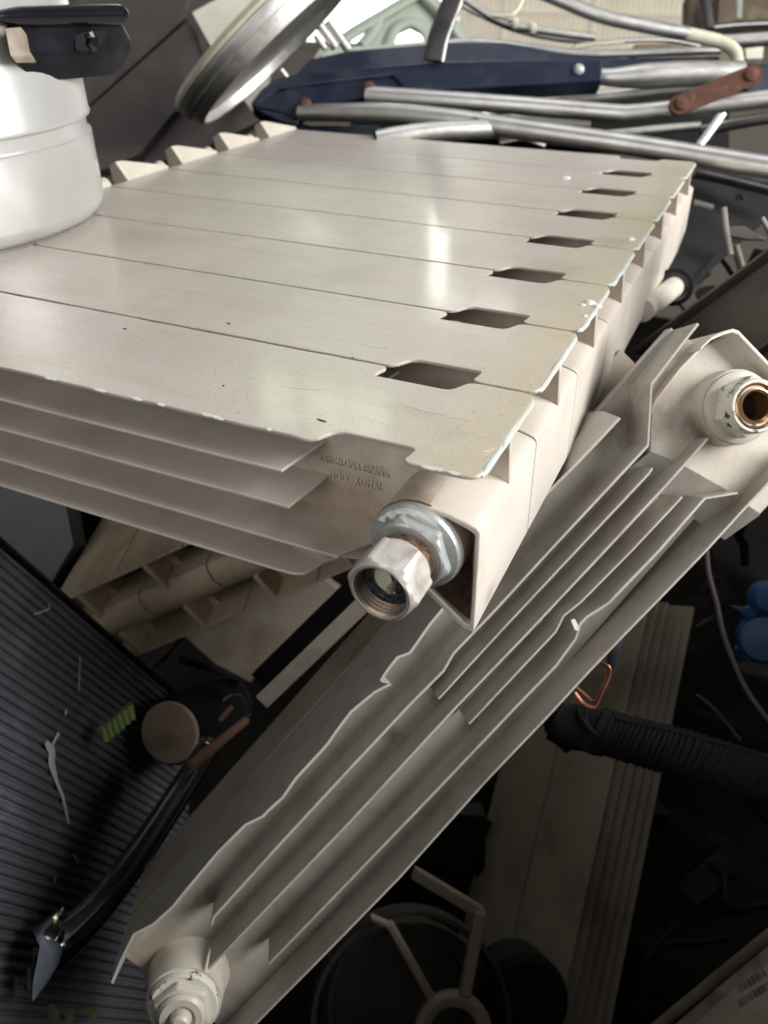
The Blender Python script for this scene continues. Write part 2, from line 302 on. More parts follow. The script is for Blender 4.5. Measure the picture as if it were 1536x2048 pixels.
# ------------------------------------------------------------------ MAIN RADIATOR
PZ = 76; NS = 8; L0 = -450
rad = thing('radiator', 'cream eight section aluminium radiator lying flat on the pile with a hex nut facing us', 'radiator', (-225, 320, -76))
def outline_panel(jag=0., notchL=True):
    g = .95; lo, hi = g, 80 - g
    def edge(y, s):   # from left to right along one side, s=+1 means into the plate
        p = [(-449, y)]
        for x in range(-440, -75, 12): p.append((x, y + (random.uniform(-.5, .9) * s * jag)))
        if s > 0:   # gentle slope at the left, square end at the right
            p += [(-75, y), (-72, y + .9), (-69.5, y + 3.6), (-67.5, y + 7.8), (-65.5, y + 10.4), (-62.5, y + 11.6), (-60, y + 11.8)]
            p += [(-33, y + 11.8), (-31.3, y + 11.2), (-30.6, y + 10), (-30.9, y + 5), (-31.6, y + 3.4), (-31.0, y + 1.2), (-29, y), (-26, y)]
        else:       # square end at the left, gentle slope at the right
            p += [(-78, y), (-74.6, y - .3), (-73.4, y - 1.5), (-73.2, y - 3.2), (-74.4, y - 7), (-74.9, y - 11), (-74.2, y - 11.8)]
            p += [(-41, y - 11.8), (-38, y - 11.2), (-35.6, y - 8.8), (-33.8, y - 4.6), (-32, y - 1.6), (-29, y - .2), (-26, y)]
        for x in (-21, -15, -11): p.append((x, y + random.uniform(-.3, .5) * s * jag))
        return p
    A = edge(lo, 1); B = edge(hi, -1)
    right = [(-6.5, lo), (-3, lo + .9), (-1, lo + 2.8), (0, lo + 6.2)] + [(random.uniform(-.5, .1) * (1 if jag else .4), lo + 6 + 5.5 * i) for i in range(1, 12)] + [(0, hi - 6.2), (-1, hi - 2.8), (-3, hi - .9), (-6.5, hi)]
    return A + right + B[::-1]
def mk_panel(parent, k, jag):
    mb = MB(); mb.extr([(x, y + 80 * k, -1.8) for x, y in outline_panel(jag)], (0, 0, 1.8))
    return obj('front_panel', mb, m_plate, parent, bev=.45, world=True)
def mk_core(k):
    y = 80 * k + 40
    mb = MB()
    half = [(2.2, -2.2), (3, -8), (6.5, -17), (8.2, -27), (8.6, -38), (8.2, -49), (6.5, -58), (3, -67), (2.2, -74)]
    ring = [(-426, y - h, z) for h, z in half] + [(-426, y + h, z) for h, z in half[::-1]]
    mb.extr(ring, (372, 0, 0))
    # blend from the web to the boss
    ring2 = [(-56, y - h, z) for h, z in half] + [(-56, y + h, z) for h, z in half[::-1]]
    n = len(ring2)
    tgt = [(-30, y - h * 1.1, max(min(z, -8), -64)) for h, z in half] + [(-30, y + h * 1.1, max(min(z, -8), -64)) for h, z in half[::-1]]
    mb.add(ring2 + tgt, [(i, (i + 1) % n, n + (i + 1) % n, n + i) for i in range(n)] + [tuple(range(n, 2 * n))])
    # upper rib from web to plate end
    mb.extr([(-56, y - 2, -2.2), (.5, y - 2, -2.2), (2.0, y - 2, -23), (-10, y - 2, -30), (-56, y - 2, -30)], (0, 4, 0))
    # lower flare
    mb.extr([(-96, y - 22, -73.8), (-80, y - 22, -73.8), (-58, y - 26, -66), (-34, y - 30, -58.5), (-34, y - 10, -50), (-70, y - 8, -58), (-96, y - 8, -66)], (0, 44, 0))
    return mb
def mk_boss(k):
    y0 = 80 * k; mb = MB()
    mb.lathe([(20, .4), (20, 79.6)], (-24, y0, -38), (0, 1, 0), 44)
    return mb
def mk_cap(k):
    y0 = 80 * k; g = .75
    prof = [(-24, -18.2), (-12, -18.8), (-3, -21), (.4, -22.2), (1.8, -23.4), (2.2, -25.2), (2.6, -50), (3, -74.2), (2.4, -76), (.6, -76.1), (-3, -74.8), (-10, -69.3), (-20, -61.2), (-28, -57.6)]
    inn = [(-26, -54.6), (-18.5, -59), (-9, -66.4), (-.6, -72.6), (.9, -72.4), (.6, -50), (.2, -26.2), (-.8, -25), (-4, -23.6), (-12, -21.2), (-24, -20.4)]
    mb = MB(); mb.extr([(x, y0 + g, z) for x, z in prof + inn], (0, 80 - 2 * g, 0)); return mb
def mk_fin(zl, x1, y0, y1, k, sx=0):
    mb = MB(); ya, yb = 80 * k + y0, 80 * k + y1
    pts = [(-430, ya), (-438 + 6, yb)][:1] + [(x, ya + random.uniform(-.12, .12)) for x in range(-410, int(x1) - 6, 20)] + [(x1, ya), (x1 + sx, yb), (-430, yb)]
    mb.extr([(x, y, zl - .8) for x, y in pts], (0, 0, 1.6)); return mb
hosts = []
for k in range(NS):
    if k == 0 or k == 1:
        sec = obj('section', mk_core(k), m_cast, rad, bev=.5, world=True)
        if k == 1: sec1 = sec
        obj('end_cap', mk_cap(k), m_cream, sec, bev=.7, world=True, seg=3)
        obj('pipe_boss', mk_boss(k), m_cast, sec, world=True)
        bk = [(-440, 1), (-95, 1), (-86, 1.4), (-81, 3.5), (-78.5, 8), (-77, 14), (-70, 24), (-62, 40), (-70, 56), (-80, 78), (-86, 79), (-440, 79)]
        obj('back_panel', MB().extr([(x, y + 80 * k, -75.4) for x, y in bk], (0, 0, 1.6)), m_cream, sec, bev=.4, world=True)
        for zl, x1, sx in ((-19, -87, 5), (-37, -85, 4), (-57, -62, 20)):
            obj('fin', mk_fin(zl, x1, 1.2, 36, k, sx), m_cream, sec, bev=.35, world=True)
            obj('fin', mk_fin(zl, x1 + 8, 44, 78.5, k, -4), m_cream, sec, bev=.35, world=True)
        # far end: deflector tab
        Y0 = 80 * k
        tb = MB().sheet([(-449.2, Y0 + 4, -1), (-462, Y0 + 4, -22), (-470, Y0 + 4, -74)], (0, 72, 0), (-1.6, 0, 0))
        tb.extr([(-450, Y0 + 26, -1), (-462, Y0 + 27, 14), (-460, Y0 + 34, 14), (-451, Y0 + 84, 2), (-449.5, Y0 + 84, -1)], (-1.6, 0, -.3))
        tb.extr([(-450, Y0 + 26, -1), (-462, Y0 + 26.5, 14), (-470, Y0 + 26.5, 10), (-466, Y0 + 26.5, -20)], (0, 1.6, 0))
        tb.lathe([(6, -8), (6, 8), (5, 8.5)], (-470, Y0 + 12, -6), (-.3, .9, .3), 18)
        obj('deflector_tab', tb, m_lite, sec, bev=.3, world=True)
    else:
        sec = copy_tree(sec1, rad)
        sec.location = (0, .08 * (k - 1), 0)
    hosts.append(sec)
for k, h in enumerate(hosts):
    o = mk_panel(h, k, .7 if k == 0 else .25)
    o.location = (0, -h.location.y, 0)
    lp_ = MB().tube([V(-.5 + random.uniform(-.25, .15), 80 * k + y_, -1.4 + random.uniform(-.3, .3)) for y_ in (5, 9, 16, 24, 33, 41, 50, 58, 66, 72, 75)], [.5, 1.5, 1.6, 1.3, 1.7, 1.5, 1.6, 1.35, 1.6, 1.3, .5], 10, k=4)
    q_ = obj('edge_lip', lp_, m_lip, h, world=True); q_.location = (0, -h.location.y, 0)
# pocket back wall inside the first hollow
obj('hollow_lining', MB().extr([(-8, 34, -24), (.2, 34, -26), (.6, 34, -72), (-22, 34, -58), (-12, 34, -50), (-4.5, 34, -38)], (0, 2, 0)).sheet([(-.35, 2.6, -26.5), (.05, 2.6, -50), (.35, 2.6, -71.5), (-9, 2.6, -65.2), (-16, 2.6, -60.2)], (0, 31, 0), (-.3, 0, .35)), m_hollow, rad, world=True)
# cast lettering
def lettering(body, x0, x1, z, y, h, parent, m=m_cast):
    cu = bpy.data.curves.new('cast_lettering', 'FONT'); cu.body = body; cu.size = h * .001 / .7; cu.extrude = .0009; cu.bevel_depth = .00008; cu.space_character = 1.08
    o = bpy.data.objects.new('cast_lettering', cu); COL.objects.link(o); o.data.materials.append(m)
    bpy.context.view_layer.update(); wd = o.dimensions.x
    L, A = XF[parent.name]; o.parent = parent
    o.location = (V(x0, y, z) - L) * .001; o.rotation_euler = (math.radians(82 if z > -30 else 86), 0, 0); o.scale = ((x1 - x0) * .001 / wd, 1, 1)
    bpy.context.view_layer.update()
    me = bpy.data.meshes.new_from_object(o.evaluated_get(bpy.context.evaluated_depsgraph_get())); me.name = 'cast_lettering'
    q = bpy.data.objects.new('cast_lettering_mesh', me); COL.objects.link(q); q.parent = parent
    q.location = o.location; q.rotation_euler = o.rotation_euler; q.scale = o.scale
    bpy.data.objects.remove(o); q.name = 'cast_lettering'
    return q
lettering('BARCELONA ESPAÑA', -86, -51, -29.6, 31.6, 4.0, rad)
lettering('MOD   KOMAL', -81, -54, -37.4, 31.5, 4.0, rad)
# plug and nut on the pipe axis
AXO = V(-24.5, 0, -38); AX = V(-.02, -1, 0)
pl = MB().lathe([(12, -2), (19.6, -2), (20, -1.2), (20, .8), (19.3, 2.2), (17.6, 3.0), (17.2, 3.2), (12, 3.2)], AXO, AX, 56, close=True)
obj('plug_flange', pl, m_zinc, rad, world=True)
obj('gasket', MB().pipe(AXO - AX * 3.2, AXO - AX * 2.0, 20.3, 12), m_thread, rad, world=True)
def hexnut(o, ax, R, r_in, h0, h1, ch, a0, n=72, back=True):
    """hexagonal body with rounded chamfers: corners fade into circles at both faces"""
    o = np.array(o, float); ax = nrm(ax); u = V(0, 0, 1) if abs(ax[2]) < .9 else V(1, 0, 0)
    a = nrm(u - ax * (u @ ax)); b = np.cross(ax, a); ap = R * math.cos(math.pi / 6)
    def hr(t):
        q = ((t - a0) % (math.pi / 3)) - math.pi / 6; r = ap / math.cos(q)
        return min(r, R * .985)
    rings = [(r_in, h0, 0)]
    if back: rings += [(ap - .4, h0, 0), (None, h0 + ch, ap + .15)]
    else: rings += [(None, h0, 99)]
    rings += [(None, h0 + ch + .9, 99), (None, h1 - ch - .9, 99), (None, h1 - ch * .75, ap + .5), (ap - .5, h1 - .15, 0), (ap - 1.1, h1, 0), (r_in + .5, h1, 0), (r_in, h1 - .6, 0)]
    vs = []; fs = []; m = len(rings)
    for r, h, cap in rings:
        for i in range(n):
            t = 2 * math.pi * i / n; rr = r if r is not None else min(hr(t), cap)
            vs.append(o + ax * h + (a * math.cos(t) + b * math.sin(t)) * rr)
    for i in range(m):
        k = (i + 1) % m
        for j in range(n): fs.append((i * n + j, i * n + (j + 1) % n, k * n + (j + 1) % n, k * n + j))
    return MB().add(vs, fs)
def hexprof(r0, h0, h1, rin, ch=1.2):
    return [(rin, h0), (r0, h0), (r0, h1 - ch), (r0 - ch, h1), (rin, h1)]
obj('plug_hexagon', hexnut(AXO, AX, 17.9, 10.5, 2.5, 8.6, 1.3, .30, back=False), m_zinc, rad, world=True, ang=28)
fl = MB(); outer = []; inner = []
for i in range(19):
    t = -.12 + 1.12 * i / 18
    env = math.sin(math.pi * (i + .5) / 19) ** .5
    for lst, r in ((outer, 19.0 - random.uniform(0, .5)), (inner, 19.0 - (2.6 + 1.2 * math.sin(i * 1.3)) * env * random.uniform(.75, 1.1) - .1)):
        h = 2.35 + (19 - r) * .48 + .15
        lst.append(AXO + AX * min(h, 3.4) + V(-math.sin(t) * r, 0, math.cos(t) * r))
fl.grid([outer, inner], AX * .25)
obj('paint_flake', fl, m_white, rad, world=True)
obj('pipe_neck', MB().lathe([(10.4, 7.5), (10.8, 9), (10.4, 11), (11, 13), (10.6, 15), (10.3, 17)], AXO, AX, 32), m_hemp, rad, world=True)
hp = MB()
for i in range(150):
    t = random.uniform(0, 2 * math.pi); r = random.uniform(10.4, 12.2); h = random.uniform(8, 15.5); dt = random.uniform(-.4, .4)
    pts = [AXO + AX * (h + j * random.uniform(-1.2, 1.6)) + V(math.sin(t + dt * j), 0, math.cos(t + dt * j)) * (r + random.uniform(-.3, .6)) for j in range(3)]
    hp.tube(pts, .16, 4, k=2)
tag(obj('hemp_fibre', hp, m_hemp, rad, world=True), None, None, None, 'stuff')
nutc = AXO + V(.4, 0, 1.0)
nut = obj('hex_nut', hexnut(nutc, AX, 15.2, 11.2, 15.5, 34.3, 1.6, .40), m_nut, rad, world=True, ang=28)
th = []
for i in range(7): th += [(11.3, 20.5 + i * 1.9), (10.3, 21.4 + i * 1.9)]
obj('thread', MB().lathe([(12.2, 20)] + [(r, h) for r, h in th] + [(11.6, 34.1), (12.3, 34.4), (12.5, 33.6)], nutc, AX, 48, close=True), m_thread, nut, world=True)
obj('inner_end', MB().lathe([(6.6, 24.5), (10.3, 24.5), (10.2, 26.8), (9.4, 28.0), (8.0, 27.8), (7.0, 26.6), (6.6, 25.4)], nutc, AX, 40, close=True), m_oil, nut, world=True)
obj('inner_disc', MB().lathe([(7.0, 23.5), (7.0, 25.2)], nutc, AX, 32), m_tub, nut, world=True)
obj('dark_half', MB().extr([nutc + AX * 25.4 + V(7.0 * math.sin(t), 0, 7.0 * math.cos(t)) for t in np.linspace(-.1, 2.7, 14)], AX * .5), m_oil, nut, world=True)
obj('stem', MB().lathe([(1.6, 24), (1.6, 28.6), (1.1, 29.6)], nutc + V(1.6, 0, -2.2), AX, 16), m_nut, nut, world=True)
# small chips on top plates
ch = MB()
for (u, v, a, b) in ((642, 841, 3.0, .55), (456, 647, 1.9, .5), (250, 658, 1.6, .35), (705, 716, .9, .5), (447, 772, .7, .4)):
    c = on(u, v, 2, .12)
    ch.extr([c + V(a * math.cos(q) * random.uniform(.5, 1), b * math.sin(q) * random.uniform(.4, 1) - .2 * a * math.cos(q) * .6, 0) for q in np.linspace(0, 6.28, 11)[:-1]], (0, 0, .35))
obj('dark_chip', ch, m_ink, rad, world=True)
for (u, v, s_) in ((1132, 356, 4.5), (1180, 605, 3.4), (1195, 612, 3), (1165, 610, 2), (1262, 478, 3.2), (1160, 660, 2.0), (1170, 632, 1.6)):
    c = on(u, v, 2, .2); n_ = 9
    obj('putty_lump', MB().add([c + V(math.cos(q) * s_ * r_ * random.uniform(.7, 1.2), math.sin(q) * s_ * r_ * random.uniform(.7, 1.2), h_ * s_ * .3) for r_, h_ in ((1, -.2), (.75, .8), (.35, 1.2)) for q in np.linspace(0, 6.28, n_ + 1)[:-1]],
        [(j * n_ + i, j * n_ + (i + 1) % n_, (j + 1) * n_ + (i + 1) % n_, (j + 1) * n_ + i) for j in range(2) for i in range(n_)] + [tuple(range(2 * n_, 3 * n_))]), m_white, rad, world=True)

for i in range(22):
    x = -430 + 370 * random.random() ** .8 if i < 18 else random.uniform(-26, -8)
    c = V(x, 1.0 + random.uniform(-.2, .8), -.2); L_ = random.uniform(1.2, 4.5)
    obj('edge_chip', MB().extr([c + V(-L_, -.2, 0), c + V(-L_ * .4, random.uniform(.5, 1.3), .1), c + V(L_ * .3, random.uniform(.3, .9), .1), c + V(L_, 0, 0), c + V(L_ * .5, -.5, -.5), c + V(-L_ * .5, -.4, -.5)], (0, 0, .45)), m_white, rad, world=True)
for u0, v0, u1, v1 in ((803, 811, 905, 832), (820, 812, 868, 830), (858, 824, 938, 842), (720, 690, 775, 697), (1010, 880, 1016, 900), (960, 905, 985, 897), (968, 912, 992, 893), (560, 772, 640, 781), (905, 640, 950, 652)):
    a_, b_ = on(u0, v0, 2, .1), on(u1, v1, 2, .1); d_ = nrm(b_ - a_); n_ = V(-d_[1], d_[0], 0)
    m_ = (a_ + b_) / 2 + n_ * random.uniform(-.6, .6); w_ = random.uniform(.12, .28)
    obj('scratch', MB().extr([a_, m_ - n_ * w_, b_, m_ + n_ * w_], (0, 0, .12)), m_white, rad, world=True)

# ------------------------------------------------------------------ SECOND RADIATOR (diagonal, side on)
K = 1.15
ey_c = nrm(V(-.127, -.08, 1))
def camp(u, v, d): return d * np.array([(u - 768) / FP, (v - 1024) / FP, 1.])
Pt = camp(1477, 815, 384 * K); Pb = camp(367, 2010, 405 * K)
ex_c = Pt - Pb; ex_c = nrm(ex_c - ey_c * (ex_c @ ey_c)); ez_c = np.cross(ex_c, ey_c); Oc = (Pt + Pb) / 2
def l2(u, v, y=0.):
    r = np.array([(u - 768) / FP, (v - 1024) / FP, 1.]); p = ((Oc @ ey_c) + y) / (r @ ey_c) * r - Oc
    return np.array([p @ ex_c, y, p @ ez_c])
O2 = RC.T @ Oc + CC; AXS2 = [RC.T @ ex_c, RC.T @ ey_c, RC.T @ ez_c]
r2 = thing('radiator', 'greyish cream aluminium radiator slanting diagonally under the flat one, torn fins towards us', 'radiator', O2, AXS2)
def l2s(pts, y=0.): return [l2(u, v, y) for u, v in pts]
Lp = [(1238, 834), (1195, 880), (1150, 927), (1050, 1027), (960, 1128), (900, 1196), (879, 1222), (858, 1247), (818, 1304), (793, 1313), (772, 1340), (759, 1361), (780, 1366), (747, 1383), (700, 1422), (670, 1462), (655, 1484), (641, 1500), (590, 1555), (563, 1594), (535, 1619), (524, 1631), (489, 1648), (434, 1703), (372, 1777), (344, 1812), (305, 1847), (266, 1867), (240, 1920), (222, 1965)]
row0 = l2s(Lp)
PY = 60
def zl(x): return 49.5 + (x - 0) * .004
row1 = [V(p[0], 13, p[2] * .25 + zl(p[0]) * .75) for p in row0]; row2 = [V(p[0], PY - 1, zl(p[0])) for p in row0]
s2 = obj('section', MB().bx(-236, 258, 26, 34, -44, 47), m_grey, r2, bev=.4)
obj('front_panel', MB().grid([row0, row1, row2], (0, 0, -1.6)), m_grey, s2, ang=60)
def fin2(name, pts, h, th, m=m_grey, bev=.25, s=s2):
    return obj(name, MB().sheet(l2s(pts), (0, h, 0), (0, 0, -th)), m, s, bev=bev)
fin2('fin', [(1395, 645), (1371, 675), (1301, 766), (1297, 840), (1294, 889), (1225, 963), (1097, 1100), (985, 1222), (905, 1305), (885, 1340), (868, 1357), (820, 1405), (700, 1533), (560, 1684), (426, 1832), (420, 1850)], 27, 1.7)
fin2('fin', [(1303, 935), (1296, 946), (1151, 1100), (1010, 1250), (875, 1397)], 24, 1.4)
fin2('fin', [(1414, 875), (1335, 964), (1208, 1100), (1050, 1268), (911, 1412), (700, 1640), (560, 1786), (415, 1937)], 27, 1.6)
fin2('fin', [(1363, 992), (1356, 1000), (1262, 1100), (1160, 1203), (1126, 1230), (1110, 1262), (1040, 1336), (936, 1447)], 24, 1.4)
fin2('fin', [(1474, 984), (1408, 995), (1316, 1100), (1215, 1205), (1172, 1232), (1158, 1247), (1150, 1275), (1110, 1330), (1030, 1412), (857, 1594), (700, 1757), (536, 1926)], 27, 1.7)
Rp = [(1600, 900), (1536, 970), (1417, 1100), (1330, 1190), (1250, 1272), (1180, 1345), (1100, 1432), (972, 1566), (800, 1758), (640, 1922), (516, 2047), (420, 2145)]
obj('back_panel', MB().sheet(l2s(Rp), (0, PY - 1, 0), (0, 0, 1.6)), m_grey, s2, bev=.3)
obj('torn_flake', MB().extr([l2(1142, 1240, -.5), l2(1150, 1238, -1), l2(1156, 1250, -1), l2(1158, 1262, -.5), l2(1150, 1260, -1), l2(1146, 1250, -1)], (0, 1, 0)), m_white, s2)
# closing strips between fins in the lower half
fin2('web_strip', [(868, 1392), (790, 1475), (560, 1722), (430, 1862)], 1, 1, s=s2) if False else None
# top end cap
capf = [(1303, 766), (1376, 676), (1401, 695), (1467, 661), (1600, 795), (1640, 900), (1520, 1030), (1440, 975), (1350, 925), (1299, 905)]
slope = [(1520, 1030), (1440, 975), (1350, 925), (1299, 905)]
obj('cap_floor', MB().extr([l2(u, v, 14) for u, v in capf], (0, 12, 0)), m_lite, s2, bev=1, seg=2)
dx = V(-22, 12.5, 0)
obj('cap_floor', MB().sheet([l2(u, v, 14) for u, v in slope], dx, (0, 3, 0)), m_grey, s2)
obj('end_cap', MB().sheet([l2(1401, 694), l2(1425, 672), l2(1448, 662), l2(1467, 657), l2(1478, 661), l2(1536, 722), l2(1610, 797)], (0, PY - 1, 0), (-2.2, 0, -1.2)), m_cream, s2, bev=.6, seg=3)
obj('cap_wall', MB().sheet([l2(1401, 694, 6), l2(1360, 735, 6), l2(1310, 800, 9), l2(1300, 824, 12)], (0, 16, 0), (0, 0, -1.5)), m_cream, s2, bev=.5)
# bosses and fittings: upper
c_up = l2(1477, 815); c_lo = l2(367, 2010)
NY = V(0, -1, 0)
fit = obj('pipe_boss', MB().lathe([(25, -27), (23, -20), (22, -8), (22, -1)], c_up, NY, 40), m_lite, s2)
obj('plug_flange', MB().lathe([(12, -1.2), (20.6, -1.2), (21.2, 0), (20.8, 2), (18.5, 3.2), (12, 3.2)], c_up, NY, 48, close=True), m_lite, s2)
m_chip = mat('chipped_white_paint', (.66, .64, .56), .45, bump=.4, bscale=200, dirt=(.015, .014, .013), dscale=120, damt=.95, dlo=.55, dhi=.6)
obj('plug_hexagon', MB().lathe(hexprof(18, 3, 11, 10, 1.2), c_up, NY, 6, close=True, a0=.1), m_chip, s2, bev=1)
obj('pipe_nipple', MB().lathe([(10, 9), (15.4, 9), (15.4, 17), (14.6, 18.4), (13, 18.4), (12.6, 17.5), (10, 17)], c_up, NY, 44, close=True), m_chip, s2)
obj('bronze_ring', MB().lathe([(9.6, 10), (13, 12), (13, 18.6), (12.3, 19), (11.6, 18.2), (10.2, 14), (10.0, 18.4), (9.2, 18.6), (8, 17), (8, 4), (9, 4)], c_up, NY, 44, close=True), m_brass, s2)
obj('bore', MB().lathe([(8.2, -2), (8.2, 5)], c_up, NY, 30), m_void, s2)
# lower
obj('pipe_boss', MB().lathe([(27, -31), (24, -27), (22, -16), (21, -2)], c_lo, NY, 40), m_lite, s2)
obj('plug_flange', MB().lathe([(8, -2), (19.4, -2), (19.6, 1), (18.6, 3), (8, 3)], c_lo, NY, 44, close=True), m_chip, s2)
obj('plug_hexagon', MB().lathe(hexprof(17, 2.5, 8, 6, 1.6), c_lo, NY, 6, close=True, a0=.35), m_lite, s2, bev=1)
obj('plug_knob', MB().lathe([(13, 7), (13, 10), (11.5, 12), (8, 12.2), (7, 10.5), (6, 10.5), (5.4, 16), (4, 17.5), (.01, 17.6)], c_lo, NY, 36), m_lite, s2)
# further sections going back into the dark
o_ = MB(); 
sx0, sx1 = l2(225, 1960)[0], l2(1238, 834)[0]
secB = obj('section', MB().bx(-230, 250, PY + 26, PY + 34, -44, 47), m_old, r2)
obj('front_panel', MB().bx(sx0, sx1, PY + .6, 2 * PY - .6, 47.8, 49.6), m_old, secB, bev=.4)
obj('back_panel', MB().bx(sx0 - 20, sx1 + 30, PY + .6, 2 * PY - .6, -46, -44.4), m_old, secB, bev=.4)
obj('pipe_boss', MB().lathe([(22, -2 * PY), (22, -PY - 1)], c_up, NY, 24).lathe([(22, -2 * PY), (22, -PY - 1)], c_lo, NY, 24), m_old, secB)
for i in range(1, 1):
    q = copy_tree(secB, r2); q.location = (0, PY * .001 * i, 0)

# ------------------------------------------------------------------ OTHER RADIATORS, plainer
def frame3(p0, p1, p2):
    y = nrm(p1 - p0); z = nrm(p2 - p0); z = nrm(z - y * (y @ z)); x = np.cross(y, z); return [x, y, z]
def end_radiator(label, p0, axes, n, pitch, depth, length, m):
    """Local: x away along the length, y across the sections, z from the front plate to the back plate."""
    r = thing('radiator', label, 'radiator', p0, axes)
    sec = None
    for k in range(-1, n - 1):
        y = k * pitch
        if sec is None:
            s = obj('section', MB().bx(26, length - 20, y + pitch / 2 - 5, y + pitch / 2 + 5, 2, depth - 2), m, r); sec = s; ky = k
            obj('front_panel', MB().bx(0, length, y + .8, y + pitch - .8, 0, 2.2), m, s, bev=.5)
            obj('back_panel', MB().bx(0, length, y + .8, y + pitch - .8, depth - 2.2, depth), m, s, bev=.5)
            obj('end_cap', MB().extr([(6, y + .8, 29), (1, y + .8, 35), (-1, y + .8, 45), (2, y + .8, 55), (7, y + .8, 60), (45, y + .8, 60), (45, y + .8, 29)], (0, pitch - 1.6, 0)), m, s, bev=1, seg=3)
            obj('rib', MB().bx(.4, 40, y + pitch * .40, y + pitch * .40 + 5, 2.3, 32), m, s, bev=.5)
            obj('rib', MB().bx(.4, 40, y + pitch * .40, y + pitch * .40 + 5, 57, depth - 2.3), m, s, bev=.5)
            for q in (18, 36): obj('fin', MB().bx(46, length - 10, y + 3, y + pitch - 3, 2 + q, 3.6 + q), m, s)
        else:
            s = copy_tree(sec, r); s.location = (0, (k - ky) * pitch * .001, 0)
    return r
p0 = P(225, 1156, 695); p1 = P(363, 1092, 664.5); p2 = P(345, 1270, 734)
A3 = frame3(p0, p1, p2)
if A3[0] @ VIEW < 0: A3[0] = -A3[0]
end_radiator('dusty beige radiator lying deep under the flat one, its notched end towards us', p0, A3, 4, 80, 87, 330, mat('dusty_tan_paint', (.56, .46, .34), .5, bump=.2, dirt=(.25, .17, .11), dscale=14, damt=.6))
# radiator at the lower right: plates and finned side
p0 = P(1226, 1540, 820); p1 = P(1112, 1507, 886); p2 = P(1321, 1570, 860)
y4 = nrm(p1 - p0); z4 = nrm(p2 - p0); z4 = nrm(z4 - y4 * (z4 @ y4)); x4 = np.cross(y4, z4)
if x4 @ DOWN < 0: x4 = -x4
print('R4 x', np.round([x4 @ RIGHT, x4 @ DOWN, x4 @ VIEW], 2))
r4 = thing('radiator', 'brownish grey radiator standing in the dark below the taped hose', 'radiator', p0, [x4, y4, z4])
first = None
for k in range(2):
    if first is None:
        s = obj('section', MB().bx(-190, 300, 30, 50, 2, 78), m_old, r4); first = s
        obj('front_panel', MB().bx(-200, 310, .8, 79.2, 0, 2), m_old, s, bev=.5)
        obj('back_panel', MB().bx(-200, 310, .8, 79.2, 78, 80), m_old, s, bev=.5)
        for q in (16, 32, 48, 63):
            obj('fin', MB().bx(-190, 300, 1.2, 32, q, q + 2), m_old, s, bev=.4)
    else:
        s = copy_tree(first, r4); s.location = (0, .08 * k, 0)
# radiator at the upper right, dark side with plates
a0 = P(1330, 648, 640); a1 = P(1600, 448, 560); dn = nrm(RC.T @ V(.45, .85, -.25)); xl = nrm(a1 - a0); dn = nrm(dn - xl * (dn @ xl)); bk = np.cross(xl, dn)
if bk @ VIEW < 0: bk = -bk
r5 = thing('radiator', 'dark grimy radiator end behind the white pipe fitting at the right edge', 'radiator', a0, [xl, dn, bk])
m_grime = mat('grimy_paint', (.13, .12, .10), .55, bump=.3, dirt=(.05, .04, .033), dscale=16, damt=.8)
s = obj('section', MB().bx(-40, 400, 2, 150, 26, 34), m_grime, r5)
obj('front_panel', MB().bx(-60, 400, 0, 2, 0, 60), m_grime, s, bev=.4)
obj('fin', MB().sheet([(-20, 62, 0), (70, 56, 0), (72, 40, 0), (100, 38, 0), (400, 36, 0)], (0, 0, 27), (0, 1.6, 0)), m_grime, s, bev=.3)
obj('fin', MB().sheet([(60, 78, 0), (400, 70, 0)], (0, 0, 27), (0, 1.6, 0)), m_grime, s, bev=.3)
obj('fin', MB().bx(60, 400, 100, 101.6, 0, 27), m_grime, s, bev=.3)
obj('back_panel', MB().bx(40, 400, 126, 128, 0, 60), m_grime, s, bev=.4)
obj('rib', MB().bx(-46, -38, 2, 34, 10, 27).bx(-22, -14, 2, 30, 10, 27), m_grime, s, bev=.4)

# ------------------------------------------------------------------ POT
pc = V(-499, 174, 0); PR = 131
pot = thing('cooking_pot', 'tall white cooking pot with a black side handle standing on the flat radiator', 'pot', pc)
prof = [(PR - 22, .8), (PR - 8, 1.5), (PR - 2.5, 6), (PR, 13), (PR - .1, 56), (PR - .1, 57), (PR - 2.6, 58), (PR - 3.2, 62), (PR - 2.8, 67.5), (PR + .9, 68.6), (PR + 1.3, 70), (PR + .5, 71.5), (PR + .8, 225), (PR + 4, 228), (PR + 4, 232), (PR - 2, 232), (PR - 3, 10), (PR - 20, 6)]
obj('body', MB().lathe(prof, pc, (0, 0, 1), 96), m_enamel, pot, world=True, ang=50)
obj('base_ring', MB().lathe([(PR - 30, .2), (PR - 7, .3), (PR - 5.6, 1.6), (PR - 30, 1.8)], pc, (0, 0, 1), 80, close=True), m_alu, pot, world=True)
hc = on(130, 75, 2, 116)      # handle, placed where it joins the wall
ha = nrm(V(hc[0] - pc[0], hc[1] - pc[1], 0))
hz = P(70, 70, 600)
